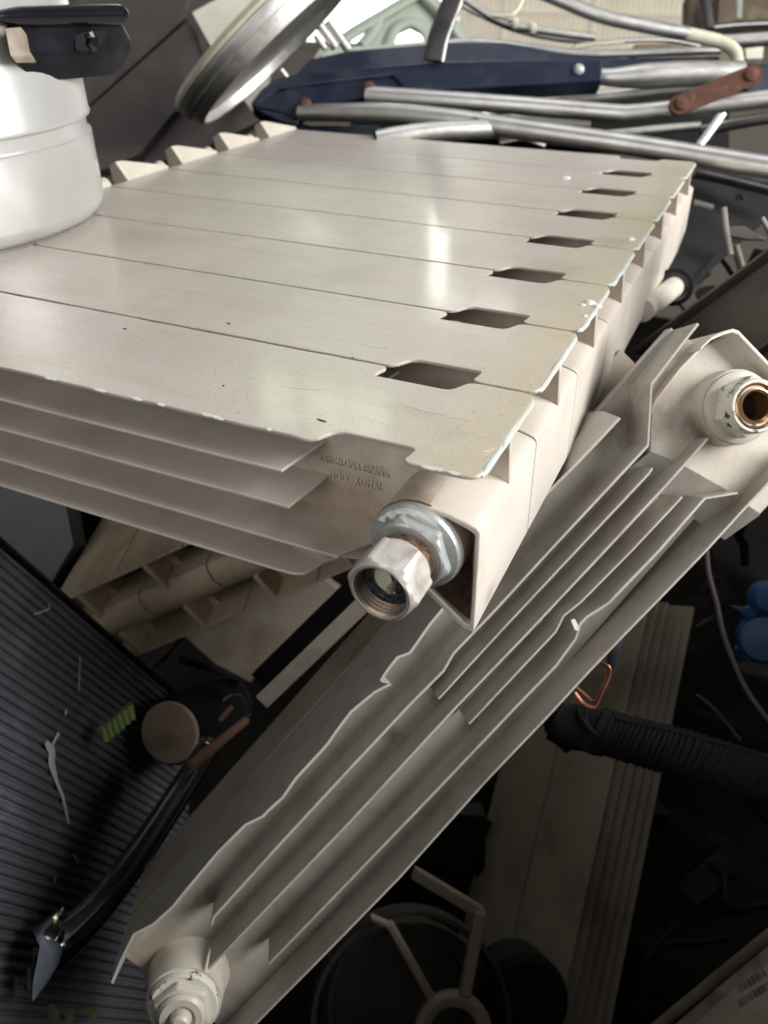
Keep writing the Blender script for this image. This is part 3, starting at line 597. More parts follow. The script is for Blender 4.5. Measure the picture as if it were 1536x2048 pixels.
# handle frame: along the image right direction on the wall's tangent
tdir = nrm(np.array([RIGHT[0], RIGHT[1], 0])); odir = nrm(np.cross(tdir, V(0, 0, 1)))
def H(u, v, dd=0): return P(u, v, 468 + u * .33 + dd)
hz_ = VIEW * 30
obj('handle', MB().extr([H(20, 112, 4), H(14, 60, 4), H(12, 36, 4), H(236, 28, 4), H(236, 46, 4), H(229, 66, 4), H(218, 88, 4), H(204, 100, 4), H(188, 105, 4), H(150, 108, 4), H(60, 112, 4)], hz_), m_black, pot, bev=3.5, seg=4, world=True)
gp = [H(-6, 34), H(40, 33), H(110, 32), H(180, 30), H(238, 29)]
obj('handle_grip', MB().tube(gp + [H(251, 29)], [px(19, 480) / 2 * 1.0, px(34, 490) / 2, px(37, 510) / 2, px(38, 530) / 2, px(37, 550) / 2, px(20, 555) / 2], 20, flat=1.0), m_grip, pot, world=True)
obj('finger_hollow', MB().extr([H(150, 70, 2), H(164, 62, 2), H(206, 58, 2), H(214, 64, 2), H(204, 84, 2), H(190, 98, 2), H(160, 102, 2), H(149, 98, 2)], VIEW * 3), m_void, pot, bev=.8, world=True)
obj('finger_hollow_wall', MB().tube([H(178, 66, 1), H(184, 80, 1), H(182, 96, 1)], 4.0, 10), m_grip, pot, world=True)
obj('bracket', MB().extr([H(20, 113, -2), H(8, 54, -2), H(42, 52, -2), H(50, 90, -2), H(64, 113, -2)], VIEW * 8), m_bar, pot, bev=1, world=True)

# ------------------------------------------------------------------ BACKGROUND, LEFT
def slab(poly, d, thick, name, m, label, cat, group=None, bev=1.5):
    mb = MB(); pts = [P(u, v, dd) for u, v, dd in [(q + (d,))[:3] if len(q) == 2 else q for q in poly]]
    e1 = nrm(pts[1] - pts[0]); nn = np.cross(e1, nrm(pts[2] - pts[0])); nn = nrm(nn); nn = nn if nn @ VIEW > 0 else -nn
    mb.extr(pts, nn * thick); return tag(obj(name, mb, m, bev=bev), label, cat, group)
t = thing('seamed_board', 'dark brown board stack with black seams leaning behind the white pot', 'board', P(280, 300, 1160))
def slabp(poly, d, thick, name, m, parent, bev=1.):
    pts = [P(u, v, (q[0] if q else d)) for u, v, *q in poly]
    nn = np.cross(nrm(pts[1] - pts[0]), nrm(pts[2] - pts[0])); nn = nrm(nn); nn = nn if nn @ VIEW > 0 else -nn
    return obj(name, MB().extr(pts, nn * thick), m, parent, bev=bev, world=True)
slabp([(140, 218), (176, 212), (372, 34), (385, -30), (188, -30), (140, 10)], 1160, 24, 'board', m_board, t)
slabp([(120, 236), (176, 218), (376, 40), (432, 130), (338, 236), (282, 306), (230, 330), (180, 350)], 1150, 24, 'board', m_board, t)
slabp([(378, 30), (384, 24), (440, 125), (420, 146)], 1142, 10, 'board', m_board, t)
slabp([(286, 310), (340, 240), (440, 140), (520, 240), (400, 300), (300, 330)], 1165, 20, 'board', m_board, t)
c = slab([(384, 24), (420, 4), (470, -20), (520, -20), (500, 60), (430, 160), (404, 110)], 1500, 220, 'carton', m_carton, 'pale cream carton standing upright between the dark boards and the lid', 'carton')
# lid
la = P(372, 226, 1010); lb = P(705, -75, 1040); lc = (la + lb) / 2; ld = nrm(lb - la); LR = np.linalg.norm(lb - la) / 2
lax = RC.T @ nrm(V(.66, .66, .36)); lax = nrm(lax - ld * (lax @ ld))
lid = thing('pan_lid', 'dull aluminium pressure pan lid standing on its edge behind the radiator', 'lid', la)
obj('dish', MB().lathe([(LR - 26, -16), (LR - 6, -13), (LR, -9), (LR + 1, -2), (LR - 2, 3), (LR - 8, 4), (LR - 9, 14), (LR - 13, 20), (LR - 17, 19), (LR - 19, 8), (LR - 26, 6), (.1, 2)], lc, lax, 72), m_alu, lid, world=True, ang=40)
obj('outer_band', MB().lathe([(LR - 18, -22), (LR - 2, -20), (LR + 3, -14), (LR + 2, -10), (LR - 18, -14)], lc, lax, 72, close=True), m_tub, lid, world=True)
for (u, v, l, r) in ((640, 52, 34, 6), (655, 42, 46, 6), (630, 70, 22, 4), (562, 140, 12, 4)):
    a = P(u, v, 1000); obj('stud', MB().tube([a, a + lax * l * .9], r, 12, k=1), m_alu, lid, world=True)
obj('slot', MB().box(P(545, 25, 985), nrm(P(570, 0, 985) - P(520, 50, 985)) * 24, lax * 3, VIEW * 3), m_white, lid, world=True)
# mint coloured frame behind the lid
mf = thing('pale_green_stand', 'pale green metal frame with arched openings in front of the bright window', 'frame', P(820, 120, 1700))
for path, r in (([(640, 118), (700, 70), (770, 28), (850, -20)], 17), ([(840, -20), (880, 20), (905, 50), (930, 86)], 19), ([(722, 92), (740, 70), (756, 40)], 15), ([(775, 95), (790, 60), (820, 45), (850, 62), (862, 92)], 13)):
    obj('bar', MB().tube([P(u, v, 1700) for u, v in path], px(r, 1700), 10, flat=.6), m_mint, mf, world=True)
obj('plate', MB().extr([P(u, v, 1705) for u, v in [(750, 40), (800, 0), (850, -15), (900, 40), (915, 90), (862, 92), (850, 62), (820, 47), (790, 62), (776, 92), (738, 95)]], VIEW * 20), m_mint, mf, world=True)
obj('rail', MB().extr([P(u, v, 1690) for u, v in [(620, 128), (640, 95), (760, 88), (935, 74), (960, 80), (900, 100), (640, 140)]], VIEW * 40), m_mint, mf, world=True, bev=3)

# ------------------------------------------------------------------ CHAIR PARTS AND TUBES
def tubes(name, label, path, wpx, m=m_alu, cat='tube', group=None, flat=1., extra=None, n=18, r=None):
    pts = [P(u, v, d) for u, v, d in path]
    rr = r or [px(wpx, d) / 2 for u, v, d in path]
    mb = MB().tube(pts, rr, n, flat=flat, k=8)
    o = obj(name, mb, m, ang=50); tag(o, label, cat, group); return o
G = 'aluminium tubes of folded chairs'
t = thing('chair_tube', 'long bright aluminium tube with a rivet hole crossing the far edge of the flat radiator', 'tube', P(950, 245, 905), None, G)
t1 = [(600, 226, 985), (760, 226, 948), (900, 239, 915), (980, 250, 898), (1130, 271, 864), (1270, 291, 834), (1400, 312, 805), (1570, 340, 765)]
obj('tube', MB().tube([P(*q) for q in t1], [px(w_, q[2]) / 2 for w_, q in zip((30, 38, 41, 40, 40, 40, 42, 46), t1)], 20, k=8), m_alu, t, world=True, ang=50)
obj('rivet_hole', MB().lathe([(7.2, -4), (7.2, .5), (5.6, 1.2), (5, .2), (5, -4)], P(949, 247, 892), -VIEW, 20, close=True), m_aludark, t, world=True)
obj('rivet', MB().lathe([(3, -3), (3, 0), (1.5, 1), (.01, 1.1)], P(953, 244, 893), -VIEW, 12), m_alu, t, world=True)
tubes('chair_tube', 'short cut aluminium tube end poking out at the edge of the flat radiator', [(754, 281, 885), (800, 272, 885), (880, 262, 890), (1010, 258, 900), (1060, 262, 905)], 37, group=G)
tag(obj('tube_mouth', MB().lathe([(px(37, 885) / 2 - 1, 0), (px(37, 885) / 2 + .6, 0), (px(37, 885) / 2 + .6, 3), (px(37, 885) / 2 - 1, 3)], P(753.5, 281, 885), nrm(P(700, 290, 885) - P(760, 280, 885)), 20, close=True), m_void), 'black plastic edge ring on the cut end of the short tube', 'ring')
tubes('chair_tube', 'middle aluminium tube with a slight bend passing behind the rusty link', [(735, 190, 975), (900, 201, 945), (1080, 214, 916), (1225, 226, 892), (1270, 226, 886), (1400, 212, 870), (1570, 194, 850)], 34, group=G)
tubes('chair_tube', 'fat pale aluminium tube with a flattened end coming out of the navy arm', [(1190, 152, 960), (1225, 155, 955), (1290, 152, 950), (1380, 147, 945), (1485, 146, 940)], 40, group=G, r=[8, 10, 14, 13.5, 13])
tubes('chair_tube', 'short aluminium tube below the fat pale one, running left of the rusty link', [(1120, 200, 1000), (1220, 192, 985), (1320, 180, 975), (1420, 172, 965)], 24, group=G)
hk = thing('hooked_tube', 'dark glossy tube ending in a bent cream hook at the top right', 'tube', P(1370, 70, 1040), None, None)
obj('tube', MB().tube([P(u, v, 1040) for u, v in [(1040, -35), (1120, 0), (1200, 32), (1290, 52), (1376, 68)]], px(26, 1040) / 2, 18), m_alu, hk, world=True)
obj('hook', MB().tube([P(u, v, 1040) for u, v in [(1372, 68), (1410, 76), (1446, 86), (1470, 104), (1476, 136)]], px(25, 1040) / 2, 16), m_tub, hk, world=True)
tubes('chair_tube', 'thin riveted aluminium rod sloping down in front of the corrugated sheet', [(900, -25, 1150), (950, 12, 1150), (1010, 46, 1150), (1090, 62, 1150), (1190, 75, 1150)], 15, group=G)
tubes('chair_tube', 'thin aluminium rod running just under the riveted one', [(905, 0, 1165), (960, 30, 1165), (1030, 60, 1165), (1110, 78, 1165), (1180, 84, 1165)], 9, group=G)
for u, v, lb in ((1030, 47, 'upper white rivet collar on the thin sloping rod'), (1066, 58, 'lower white rivet collar on the thin sloping rod')):
    tag(obj('rivet_collar', MB().lathe([(7.5, -4), (8.5, 0), (7.5, 4)], P(u, v, 1145), RIGHT, 14), m_tub), lb, 'rivet', 'rivet collars on the thin rod')
tubes('bent_wire', 'white bent wire hooked over the thin sloping rod', [(985, 30, 1140), (1010, 32, 1140), (1030, 25, 1140), (1048, -5, 1140)], 8, m_tub, 'wire')
tubes('chair_tube', 'bright tube running off the right edge above the cream hook', [(1390, 88, 1150), (1450, 84, 1140), (1580, 74, 1120)], 26, group=G)
bl = thing('tube_stand', 'black metal tube frame standing at the top right corner', 'frame', P(1420, 60, 1300))
obj('upright', MB().tube([P(1404, -30, 1300), P(1412, 10, 1300), P(1418, 62, 1300)], px(24, 1300) / 2, 12), m_aludark, bl, world=True)
obj('crossbar', MB().tube([P(1420, 56, 1300), P(1480, 50, 1300), P(1580, 46, 1300)], px(14, 1300) / 2, 12), m_aludark, bl, world=True)
tubes('flat_strut', 'wide dull aluminium strip curving along above the black gap', [(700, 118, 1120), (880, 90, 1110), (960, 84, 1105), (1080, 98, 1095), (1180, 108, 1085), (1330, 104, 1080), (1440, 100, 1075)], 26, m_alu, 'strip', None, .6)
tubes('flat_strut', 'pale flat strip lying above the curving one near the corrugated sheet', [(1150, 92, 1130), (1240, 82, 1130), (1330, 80, 1130), (1400, 92, 1130)], 18, m_alu, 'strip', None, .5)
tubes('flat_strut', 'small cream slat half hidden under the dark tube', [(1146, 96, 1118), (1200, 88, 1118), (1245, 84, 1118)], 12, m_tub, 'strip', None, .5)
tubes('dark_strap', 'dark curved metal strap rising from the navy arm to the top edge', [(912, -40, 940), (906, 0, 940), (890, 40, 945), (876, 80, 950), (868, 122, 955)], 44, m_aludark, 'strap', None, .35)
tubes('chair_tube', 'pinkish thin tube lying deep in the gap under the bent tube', [(1100, 272, 985), (1200, 270, 975), (1320, 258, 965), (1400, 252, 960)], 17, group=G)
tubes('chair_tube', 'short pale tube standing crooked behind the long bright tube', [(1444, 228, 930), (1420, 262, 930), (1392, 300, 930)], 18, group=G)
tubes('chair_tube', 'dark dull tube under the long bright tube at the right', [(1380, 338, 850), (1450, 352, 840), (1580, 385, 820)], 32, m_aludark, group=G)
tubes('chair_tube', 'dark tube crossing far right above the black hollow', [(1400, 262, 940), (1480, 246, 930), (1580, 230, 920)], 22, m_aludark, group=G)
tubes('chair_tube', 'grey tube half hidden between bright tubes near the far edge', [(930, 220, 1010), (1050, 240, 990), (1180, 250, 970)], 15, group=G)
tubes('chair_tube', 'dull tube lying across behind the navy arm under the middle tube', [(860, 250, 965), (960, 228, 985), (1080, 212, 1000), (1200, 196, 1010)], 16, group=G)
for i, (pth, w_, lb) in enumerate((([(1000, 285, 905), (1045, 278, 905), (1090, 292, 905)], 14, 'small white cap lying on the far edge of the flat radiator'),)):
    tubes('white_cap', lb, pth, w_, m_white, 'cap', None, .5)
# navy arms
arm = thing('folding_chair', 'long navy folding chair arm with rusty rivets and a square end', 'chair arm', P(860, 170, 960))
obj('arm', MB().extr([P(*q) for q in [(500, 206, 985), (522, 178, 985), (548, 158, 985), (600, 146, 980), (720, 133, 970), (880, 122, 955), (1040, 119, 945), (1204, 117, 930), (1206, 160, 930), (1120, 166, 938), (960, 174, 950), (822, 180, 958), (808, 178, 960), (795, 160, 962), (784, 148, 963), (766, 152, 965), (700, 160, 972), (640, 166, 975), (560, 176, 985), (540, 190, 985), (512, 214, 985)]], VIEW * 26 + DOWN * 4), m_navy, arm, world=True, bev=2.5, seg=3)
obj('plate', MB().extr([P(*q) for q in [(512, 214, 988), (540, 188, 988), (600, 170, 983), (760, 150, 970), (784, 148, 968), (800, 165, 966), (800, 174, 966), (770, 176, 968), (730, 195, 973), (660, 206, 978), (625, 228, 983), (600, 240, 986), (560, 222, 988)]], VIEW * 12), m_navy, arm, world=True, bev=1.5)
obj('lower_edge', MB().extr([P(*q) for q in [(508, 216, 990), (560, 224, 988), (600, 241, 986), (590, 250, 986), (556, 240, 989)]], VIEW * 30), m_navy, arm, world=True, bev=1.5)
for u, v, m, d in ((611, 207, m_rust, 978), (738, 174, m_rust, 968)):
    obj('rivet', MB().lathe([(px(23, d) / 2, -1), (px(23, d) / 2, 1), (px(16, d) / 2, 3.2), (.01, 4)], P(u, v, d), -VIEW, 18), m, arm, world=True)
obj('rivet', MB().lathe([(6.4, -1), (6.2, 1), (4, 3.5), (.01, 4.4)], P(1158, 138, 933), -VIEW, 18), m_zinc, arm, world=True)
tag(obj('navy_channel', MB().extr([P(*q) for q in [(590, 150, 1090), (620, 118, 1090), (700, 100, 1085), (900, 84, 1075), (1010, 84, 1070), (1120, 104, 1065), (1210, 116, 1060), (1440, 112, 1050), (1440, 132, 1050), (1210, 140, 1055), (900, 150, 1070), (600, 170, 1090)]], VIEW * 30), m_navy, bev=2), 'black navy chair arm lying in the gap behind the square ended arm', 'chair arm')
tag(obj('navy_plate', MB().extr([P(*q) for q in [(560, 234, 1000), (620, 250, 995), (760, 250, 985), (760, 276, 975), (690, 272, 980), (600, 256, 990)]], VIEW * 40), m_navy, bev=2), 'shadowed navy plate under the left end of the long tube', 'plate')
tag(obj('navy_plate', MB().extr([P(*q) for q in [(1476, 132, 930), (1500, 126, 930), (1580, 130, 930), (1580, 186, 930), (1500, 186, 930), (1480, 170, 930)]], VIEW * 24), m_navy, bev=2), 'navy plate end behind the rusty link at the right edge', 'plate')
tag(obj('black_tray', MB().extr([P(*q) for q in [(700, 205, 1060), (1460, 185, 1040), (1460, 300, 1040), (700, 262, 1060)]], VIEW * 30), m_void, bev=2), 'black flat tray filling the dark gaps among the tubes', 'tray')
lk = thing('rusty_link', 'rusty flat link bar with two round rivets across the bright tubes', 'link', P(1430, 178, 855))
ca, cb = P(1358, 209, 858), P(1506, 148, 848); du = nrm(cb - ca); dv = nrm(np.cross(du, VIEW)); hw = px(38, 855) / 2
arc = lambda c, a0: [c + du * hw * math.cos(a) + dv * hw * math.sin(a) for a in np.linspace(a0, a0 + math.pi, 9)]
obj('bar', MB().extr(arc(cb, -math.pi / 2) + arc(ca, math.pi / 2), VIEW * 4.5), m_rust, lk, bev=.8, world=True)
for c in (ca + du * 3, cb - du * 2):
    obj('rivet', MB().lathe([(hw * .72, -1), (hw * .72, 1.6), (hw * .5, 3), (.01, 3.4)], c, -VIEW, 16), m_rust, lk, bev=.3, world=True)
# brown oddments top right
for (poly, d, m, lb) in (([(1380, -20), (1440, -20), (1440, 66), (1378, 60)], 2300, m_brown, 'brown crate board right of the corrugated sheet'),
                         ([(1440, -20), (1580, -20), (1580, 56), (1436, 50)], 2200, m_brown, 'brown stacked scrap seen through the black tube frame'),
                         ([(1490, 96), (1528, 92), (1526, 116), (1492, 118)], 1250, m_carton, 'small beige block by the white fluff at the right edge'),
                         ([(1270, 88), (1500, 80), (1500, 190), (1270, 190)], 1500, m_brown, 'dim brown board lying behind the hooked tube')):
    slab(poly, d, 60, 'scrap_board', m, lb, 'board')
tubes('light_post', 'thin pale green post among the brown scrap at top right', [(1478, -20, 2000), (1476, 40, 2000)], 14, m_mint, 'post')

# ------------------------------------------------------------------ RIGHT SIDE, DARK HOLE
pp = thing('pipe_stub', 'short cream pipe stub sticking out past the end of the flat radiator', 'pipe', P(1340, 585, 640))
obj('pipe', MB().tube([P(1285, 622, 640), P(1348, 574, 720)], px(44, 660) / 2, 20, k=1), m_cream, pp, world=True)
ax_ = nrm(P(1348, 574, 720) - P(1285, 622, 640))
obj('collar', MB().lathe([(13, -1), (17, -1), (17, 2), (13, 2)], P(1348, 574, 719), ax_, 24, close=True), m_darkmetal, pp, world=True)
br = thing('bracket', 'dim brown bracket with a leaf shaped arm in the black hollow at right', 'bracket', P(1455, 465, 760))
obj('upright', MB().tube([P(1448, 415, 760), P(1453, 460, 760), P(1462, 510, 760)], px(13, 760) / 2, 8, flat=.6), m_grime, br, world=True)
obj('arm', MB().extr([P(*q) for q in [(1456, 452, 760), (1490, 452, 755), (1512, 466, 750), (1535, 478, 748), (1500, 478, 752), (1458, 472, 760)]], VIEW * 6), m_grime, br, bev=1, world=True)
tubes('dim_bar', 'short dim grey bar standing below the leaf shaped bracket', [(1470, 490, 770), (1484, 540, 780)], 16, m_grime, 'bar')
tubes('dim_bar', 'faint slanting bar at the right edge of the hollow', [(1524, 436, 760), (1545, 475, 760)], 10, m_aludark, 'bar')
tubes('dim_rod', 'thin brown rod near the far corner of the flat radiator', [(1386, 406, 800), (1425, 416, 800)], 14, m_grime, 'rod')
tag(obj('shade_sheet', MB().extr([P(*q) for q in [(1260, 640, 700), (1400, 560, 830), (1600, 380, 900), (1600, 330, 900), (1400, 330, 900), (1300, 420, 850)]], VIEW * 10), m_void, bev=1), 'black sheet standing in for the shade deep in the hollow right of the flat radiator', 'sheet')  # flat black sheet put in so the shaded hollow looks dark
hose = thing('taped_hose', 'thick black hose wound with tape running off the right edge', 'hose', P(1350, 1510, 600))
hp_ = [(1092, 1452, 640), (1130, 1452, 632), (1200, 1462, 620), (1290, 1487, 605), (1400, 1518, 590), (1620, 1592, 560)]
obj('hose', MB().tube([P(*q) for q in hp_], [5, 14, 17.5, 17, 17.5, 19], 22, k=10), m_void, hose, world=True)
hpp = smooth_path([P(*q) for q in hp_], 40); n_ = len(hpp)
for t_, w_, r_ in ((.2, 9, 16.2), (.27, 12, 17.6), (.35, 10, 18.3), (.42, 7, 17.9)):
    j = int(n_ * t_); tt = nrm(hpp[j + 2] - hpp[j] + RC.T @ V(2, 5, 0) * random.uniform(-.3, .3))
    obj('tape_band', MB().lathe([(r_ - 1, -w_), (r_, -w_ + .8), (r_ + .4, w_ - 1), (r_ - .6, w_)], hpp[j], tt, 28), m_void, hose, world=True)
obj('tape_seam', MB().tube([hpp[int(n_ * q)] + nrm(-DOWN - VIEW * (1.2 - q)) * 18.6 for q in (.46, .6, .75, .9, .98)], 1.6, 8, flat=.6), m_void, hose, world=True)
for i in range(24):
    j = int(n_ * (.44 + .52 * i / 24 + random.uniform(0, .004))); tt = nrm(hpp[min(j + 2, n_ - 1)] - hpp[j]); tt = nrm(tt + RC.T @ V(.15 * random.uniform(-1, 1), .25, 0))
    rr = 17.2 + 1.0 * (i / 26) + random.uniform(-.2, .5)
    obj('tape_turn', MB().lathe([(rr, -1.9), (rr + .9, -1.2), (rr + 1.0, 1.0), (rr, 1.7)], hpp[j], tt, 24), m_void, hose, world=True)
obj('tape_tail', MB().extr([P(*q) for q in [(1118, 1470, 620), (1140, 1466, 620), (1146, 1500, 622), (1130, 1508, 622), (1120, 1496, 622)]], VIEW * 2), m_void, hose, world=True)
tubes('copper_loop', 'bent loop of flat copper wire above the taped hose', [(1150, 1385, 590), (1165, 1404, 588), (1180, 1412, 586), (1192, 1410, 585), (1206, 1380, 583), (1219, 1350, 582), (1217, 1334, 582), (1204, 1326, 584)], 9, m_copper, 'wire', None, .6, n=10)
tubes('copper_loop', 'second strand of copper wire lying inside the loop', [(1153, 1374, 592), (1170, 1388, 590), (1186, 1400, 588), (1198, 1384, 586), (1212, 1350, 584), (1210, 1340, 584)], 5, m_copper, 'wire', None, .7, n=8)
tubes('clear_sleeve', 'bluish grey crumpled plastic sleeve beside the slanting radiator edge', [(1238, 1270, 600), (1230, 1300, 600), (1222, 1335, 604)], 22, m_bluegrey, 'sleeve', None, .5)
tubes('grey_cable', 'thin grey cable hanging in the dark at the right', [(1412, 1090, 700), (1416, 1140, 700), (1426, 1180, 700), (1434, 1210, 700), (1446, 1265, 700), (1470, 1330, 698), (1500, 1390, 696), (1560, 1470, 690)], 10, m_cable, 'cable')
tubes('grey_cable', 'faint brown cable crossing low behind the grey one', [(1395, 1390, 760), (1430, 1420, 760), (1480, 1480, 755)], 7, m_cable, 'cable')
bt = thing('blue_tap_handle', 'bright blue plastic tap handle lying in the dark at the right edge', 'tap handle', P(1515, 1270, 740))
obj('knob', MB().lathe([(20, -8), (24, 0), (20, 10), (.1, 13)], P(1526, 1275, 740), nrm(-VIEW - RIGHT * .4), 20), m_blue, bt, world=True)
obj('lever', MB().extr([P(*q) for q in [(1464, 1212, 742), (1500, 1216, 740), (1512, 1190, 738), (1540, 1180, 738), (1540, 1240, 738), (1508, 1246, 740)]], VIEW * 10), m_blue, bt, bev=2, world=True)
tag(obj('blue_block', MB().extr([P(*q) for q in [(1482, 1296, 760), (1545, 1300, 750), (1545, 1332, 750), (1488, 1324, 760)]], VIEW * 20), m_blue, bev=3), 'dark blue plastic block below the bright blue tap handle', 'block')
tag(obj('blue_stopper', MB().lathe([(14, -8), (16, 0), (12, 8), (.1, 10)], P(1530, 1195, 735), -VIEW, 18), m_blue), 'small blue cap above the bright blue tap handle', 'cap')
tag(obj('dark_block', MB().extr([P(*q) for q in [(896, 1640, 700), (910, 1628, 700), (970, 1628, 700), (974, 1640, 700), (970, 1740, 710), (955, 1758, 710), (930, 1735, 708), (918, 1690, 704), (896, 1668, 702)]], VIEW * 30), m_black, bev=2), 'black plastic block wedged behind the slanting radiator edge', 'block')
# plate with a label, bottom right
lp = thing('metal_plate', 'dirty beige metal plate with a barcode label in the bottom right corner', 'plate', P(1450, 1990, 620))
LQ = [P(1318, 2075, 640), P(1440, 1968, 632), P(1580, 1852, 620), P(1700, 2100, 560), P(1400, 2150, 600)]
ln = nrm(np.cross(LQ[2] - LQ[0], LQ[3] - LQ[0])); ln = ln if ln @ VIEW > 0 else -ln
def lq(u, v, off=0.):
    r = ray(u, v); s = ((LQ[0] - CC) @ ln) / (r @ ln); return CC + r * s - ln * off
obj('plate', MB().extr([lq(1318, 2075), lq(1440, 1968), lq(1580, 1852), lq(1700, 2100), lq(1400, 2150)], ln * 6), m_bar, lp, world=True, bev=1)
obj('folded_edge', MB().tube([lq(1300, 2068, 2), lq(1436, 1956, 2), lq(1580, 1838, 2)], 4.2, 10, k=1), m_brown, lp, world=True)
obj('label', MB().extr([lq(1380, 2060, .3), lq(1445, 1998, .3), lq(1560, 1910, .3), lq(1600, 2010, .3), lq(1480, 2090, .3)], -ln * .3), m_label, lp, world=True)
bc = MB()
for i in range(17):
    a = i / 17; u = 1470 + 66 * a; v = 1996 - 42 * a; w_ = random.choice((1.2, 2, 2.8))
    for off in (0, 1):
        uu, vv = u - 7 + off * 12, v - 16 + off * 22
        if off == 0 and a < .12: continue
        bc.extr([lq(uu, vv, .7), lq(uu + w_, vv - w_ * .64, .7), lq(uu + w_ + 6, vv - w_ * .64 + 14, .7), lq(uu + 6, vv + 14, .7)], -ln * .2)
obj('barcode', bc, m_ink, lp, world=True)
ms = MB()
for i in range(9): ms.extr([lq(1398 + i * 3.6, 2046 - i * 2.6, .7), lq(1400 + i * 3.6, 2044.5 - i * 2.6, .7), lq(1404 + i * 3.6, 2052 - i * 2.6, .7), lq(1402 + i * 3.6, 2053.5 - i * 2.6, .7)], -ln * .2)
obj('smudged_print', ms, m_label, lp, world=True)

# ------------------------------------------------------------------ FAN FRAME, bottom middle
fn = thing('fan_frame', 'round dark fan motor frame with tan spokes under the slanting radiator', 'fan', P(870, 2000, 700))
fax = nrm(RC.T @ V(.12, -.25, -1)); fc = P(905, 2068, 690)
obj('hub_ring', MB().lathe([(22, -6), (34, -6), (35, 4), (30, 7), (22, 5)], fc, fax, 36, close=True), m_fan, fn, world=True, bev=1)
def spoke(a, b, da, db, w_, nm='spoke'):
    A, B = P(*a, da), P(*b, db); d_ = nrm(B - A); side = nrm(np.cross(d_, VIEW)) * px(w_, da) / 2
    obj(nm, MB().extr([A - side, A + side, B + side, B - side], VIEW * 9), m_fan, fn, world=True, bev=1.5)
spoke((778, 1850), (868, 2010), 700, 690, 15); spoke((962, 1826), (930, 1996), 700, 690, 24); spoke((826, 1748), (966, 1832), 735, 702, 24); spoke((740, 1838), (780, 1856), 705, 699, 10)
spoke((905, 2100), (905, 2200), 700, 690, 24)
oc = P(815, 2020, 735)
obj('outer_ring', MB().lathe([(82, -4), (86, -6), (90, -4), (90, 30), (86, 30)], oc, fax, 64, close=True), m_drum, fn, world=True)
obj('inner_rim', MB().lathe([(62, -2), (66, -4), (68, 10), (64, 10)], P(800, 2000, 745), fax, 56, close=True), m_drum, fn, world=True)
obj('drum', MB().lathe([(84, 26), (84, -2), (.1, -2)], P(812, 2020, 775), fax, 56), m_drum, fn, world=True)
obj('motor', MB().lathe([(40, -30), (40, 20), (34, 26), (.1, 27)], P(1040, 1985, 760), fax, 40), m_void, fn, world=True)

# ------------------------------------------------------------------ LOWER LEFT
# finned black panel: bilinear patch with ribs
q00, q01, q10, q11 = P(-40, 1058, 560), P(390, 1430, 900), P(-40, 2110, 500), P(330, 2110, 760)
bp = thing('ribbed_panel', 'black ribbed plastic panel with pale paint scrapes at the left edge', 'panel', (q10 + q11) / 2)
nr = 40; rows = []
def qb(s, t): # s across, t down
    bend = 0 * math.sin(math.pi * t) * s
    return (q00 * (1 - s) + q01 * s) * (1 - t) + (q10 * (1 - s) + q11 * s) * t + RIGHT * bend
qn = nrm(np.cross(q01 - q00, q10 - q00)); qn = qn if qn @ VIEW < 0 else -qn
obj('sheet', MB().grid([[qb(s_, t_) for s_ in np.linspace(0, 1, 10)] for t_ in np.linspace(0, 1, 24)], -qn * 3), m_fin, bp, world=True, ang=60)
for i in range(nr):
    t_ = (i + .5) / nr
    obj('rib', MB().tube([qb(s_, t_) + qn * 1.2 for s_ in np.linspace(0, 1, 8)], 2.7 + random.uniform(-.25, .25), 8, k=1), m_fin, bp, world=True, ang=80)
obj('edge_strip', MB().tube([qb(s_, 0) + qn for s_ in np.linspace(0, 1, 8)], 5, 10, k=1), m_black, bp, world=True)
obj('edge_strip', MB().tube([qb(1, t_) + qn for t_ in np.linspace(0, 1, 14)], 4, 10, k=1), m_black, bp, world=True)
def qpix(u, v):   # point of the patch seen at a pixel
    best = None
    for s_ in np.linspace(0, 1, 40):
        for t_ in np.linspace(0, 1, 80):
            c = RC @ (qb(s_, t_) - CC); d = (768 + FP * c[0] / c[2] - u) ** 2 + (1024 + FP * c[1] / c[2] - v) ** 2
            if best is None or d < best[0]: best = (d, s_, t_)
    return qb(best[1], best[2]) + qn * 5.2
for pts, w_ in (([(84, 1480), (92, 1500), (88, 1530), (100, 1570), (112, 1600), (126, 1645)], (14, 26, 22, 13, 11, 6)), ([(102, 1470), (98, 1490), (95, 1510)], 9), ([(116, 1415), (120, 1428)], 9), ([(150, 1310), (146, 1345), (140, 1380)], 6), ([(60, 1228), (78, 1220), (88, 1212)], 5), ([(134, 1705), (140, 1730)], 6), ([(92, 1755), (95, 1765)], 6), ([(76, 1412), (84, 1420)], 6)):
    obj('paint_scrape', MB().tube([qpix(u, v) for u, v in pts], [px(w_[i_] if isinstance(w_, tuple) else w_, 560) / 2 * random.uniform(.7, 1.1) for i_ in range(len(pts))], 7, flat=.3, up=qn, k=3), m_flake, bp, world=True)
for (u, v, a, b) in ((90, 2030, 16, 24), (118, 2032, 12, 24), (165, 2030, 22, 18), (42, 1960, 3, 40), (20, 1975, 3, 20), (180, 1955, 5, 20), (60, 1925, 8, 30)):
    c = qpix(u, v); k_ = 560 / FP
    obj('torn_flake', MB().extr([c + RIGHT * a * k_ * math.cos(q) * random.uniform(.5, 1.1) + DOWN * b * k_ * math.sin(q) * random.uniform(.5, 1.1) for q in np.linspace(0, 6.28, 10)[:-1]], qn * 1), mat('mossy_flake', (.17, .17, .10), .8, bump=.5, dirt=(.04, .05, .02), dscale=150, damt=.8) if 'mossy_flake' not in bpy.data.materials else bpy.data.materials['mossy_flake'], bp, world=True)
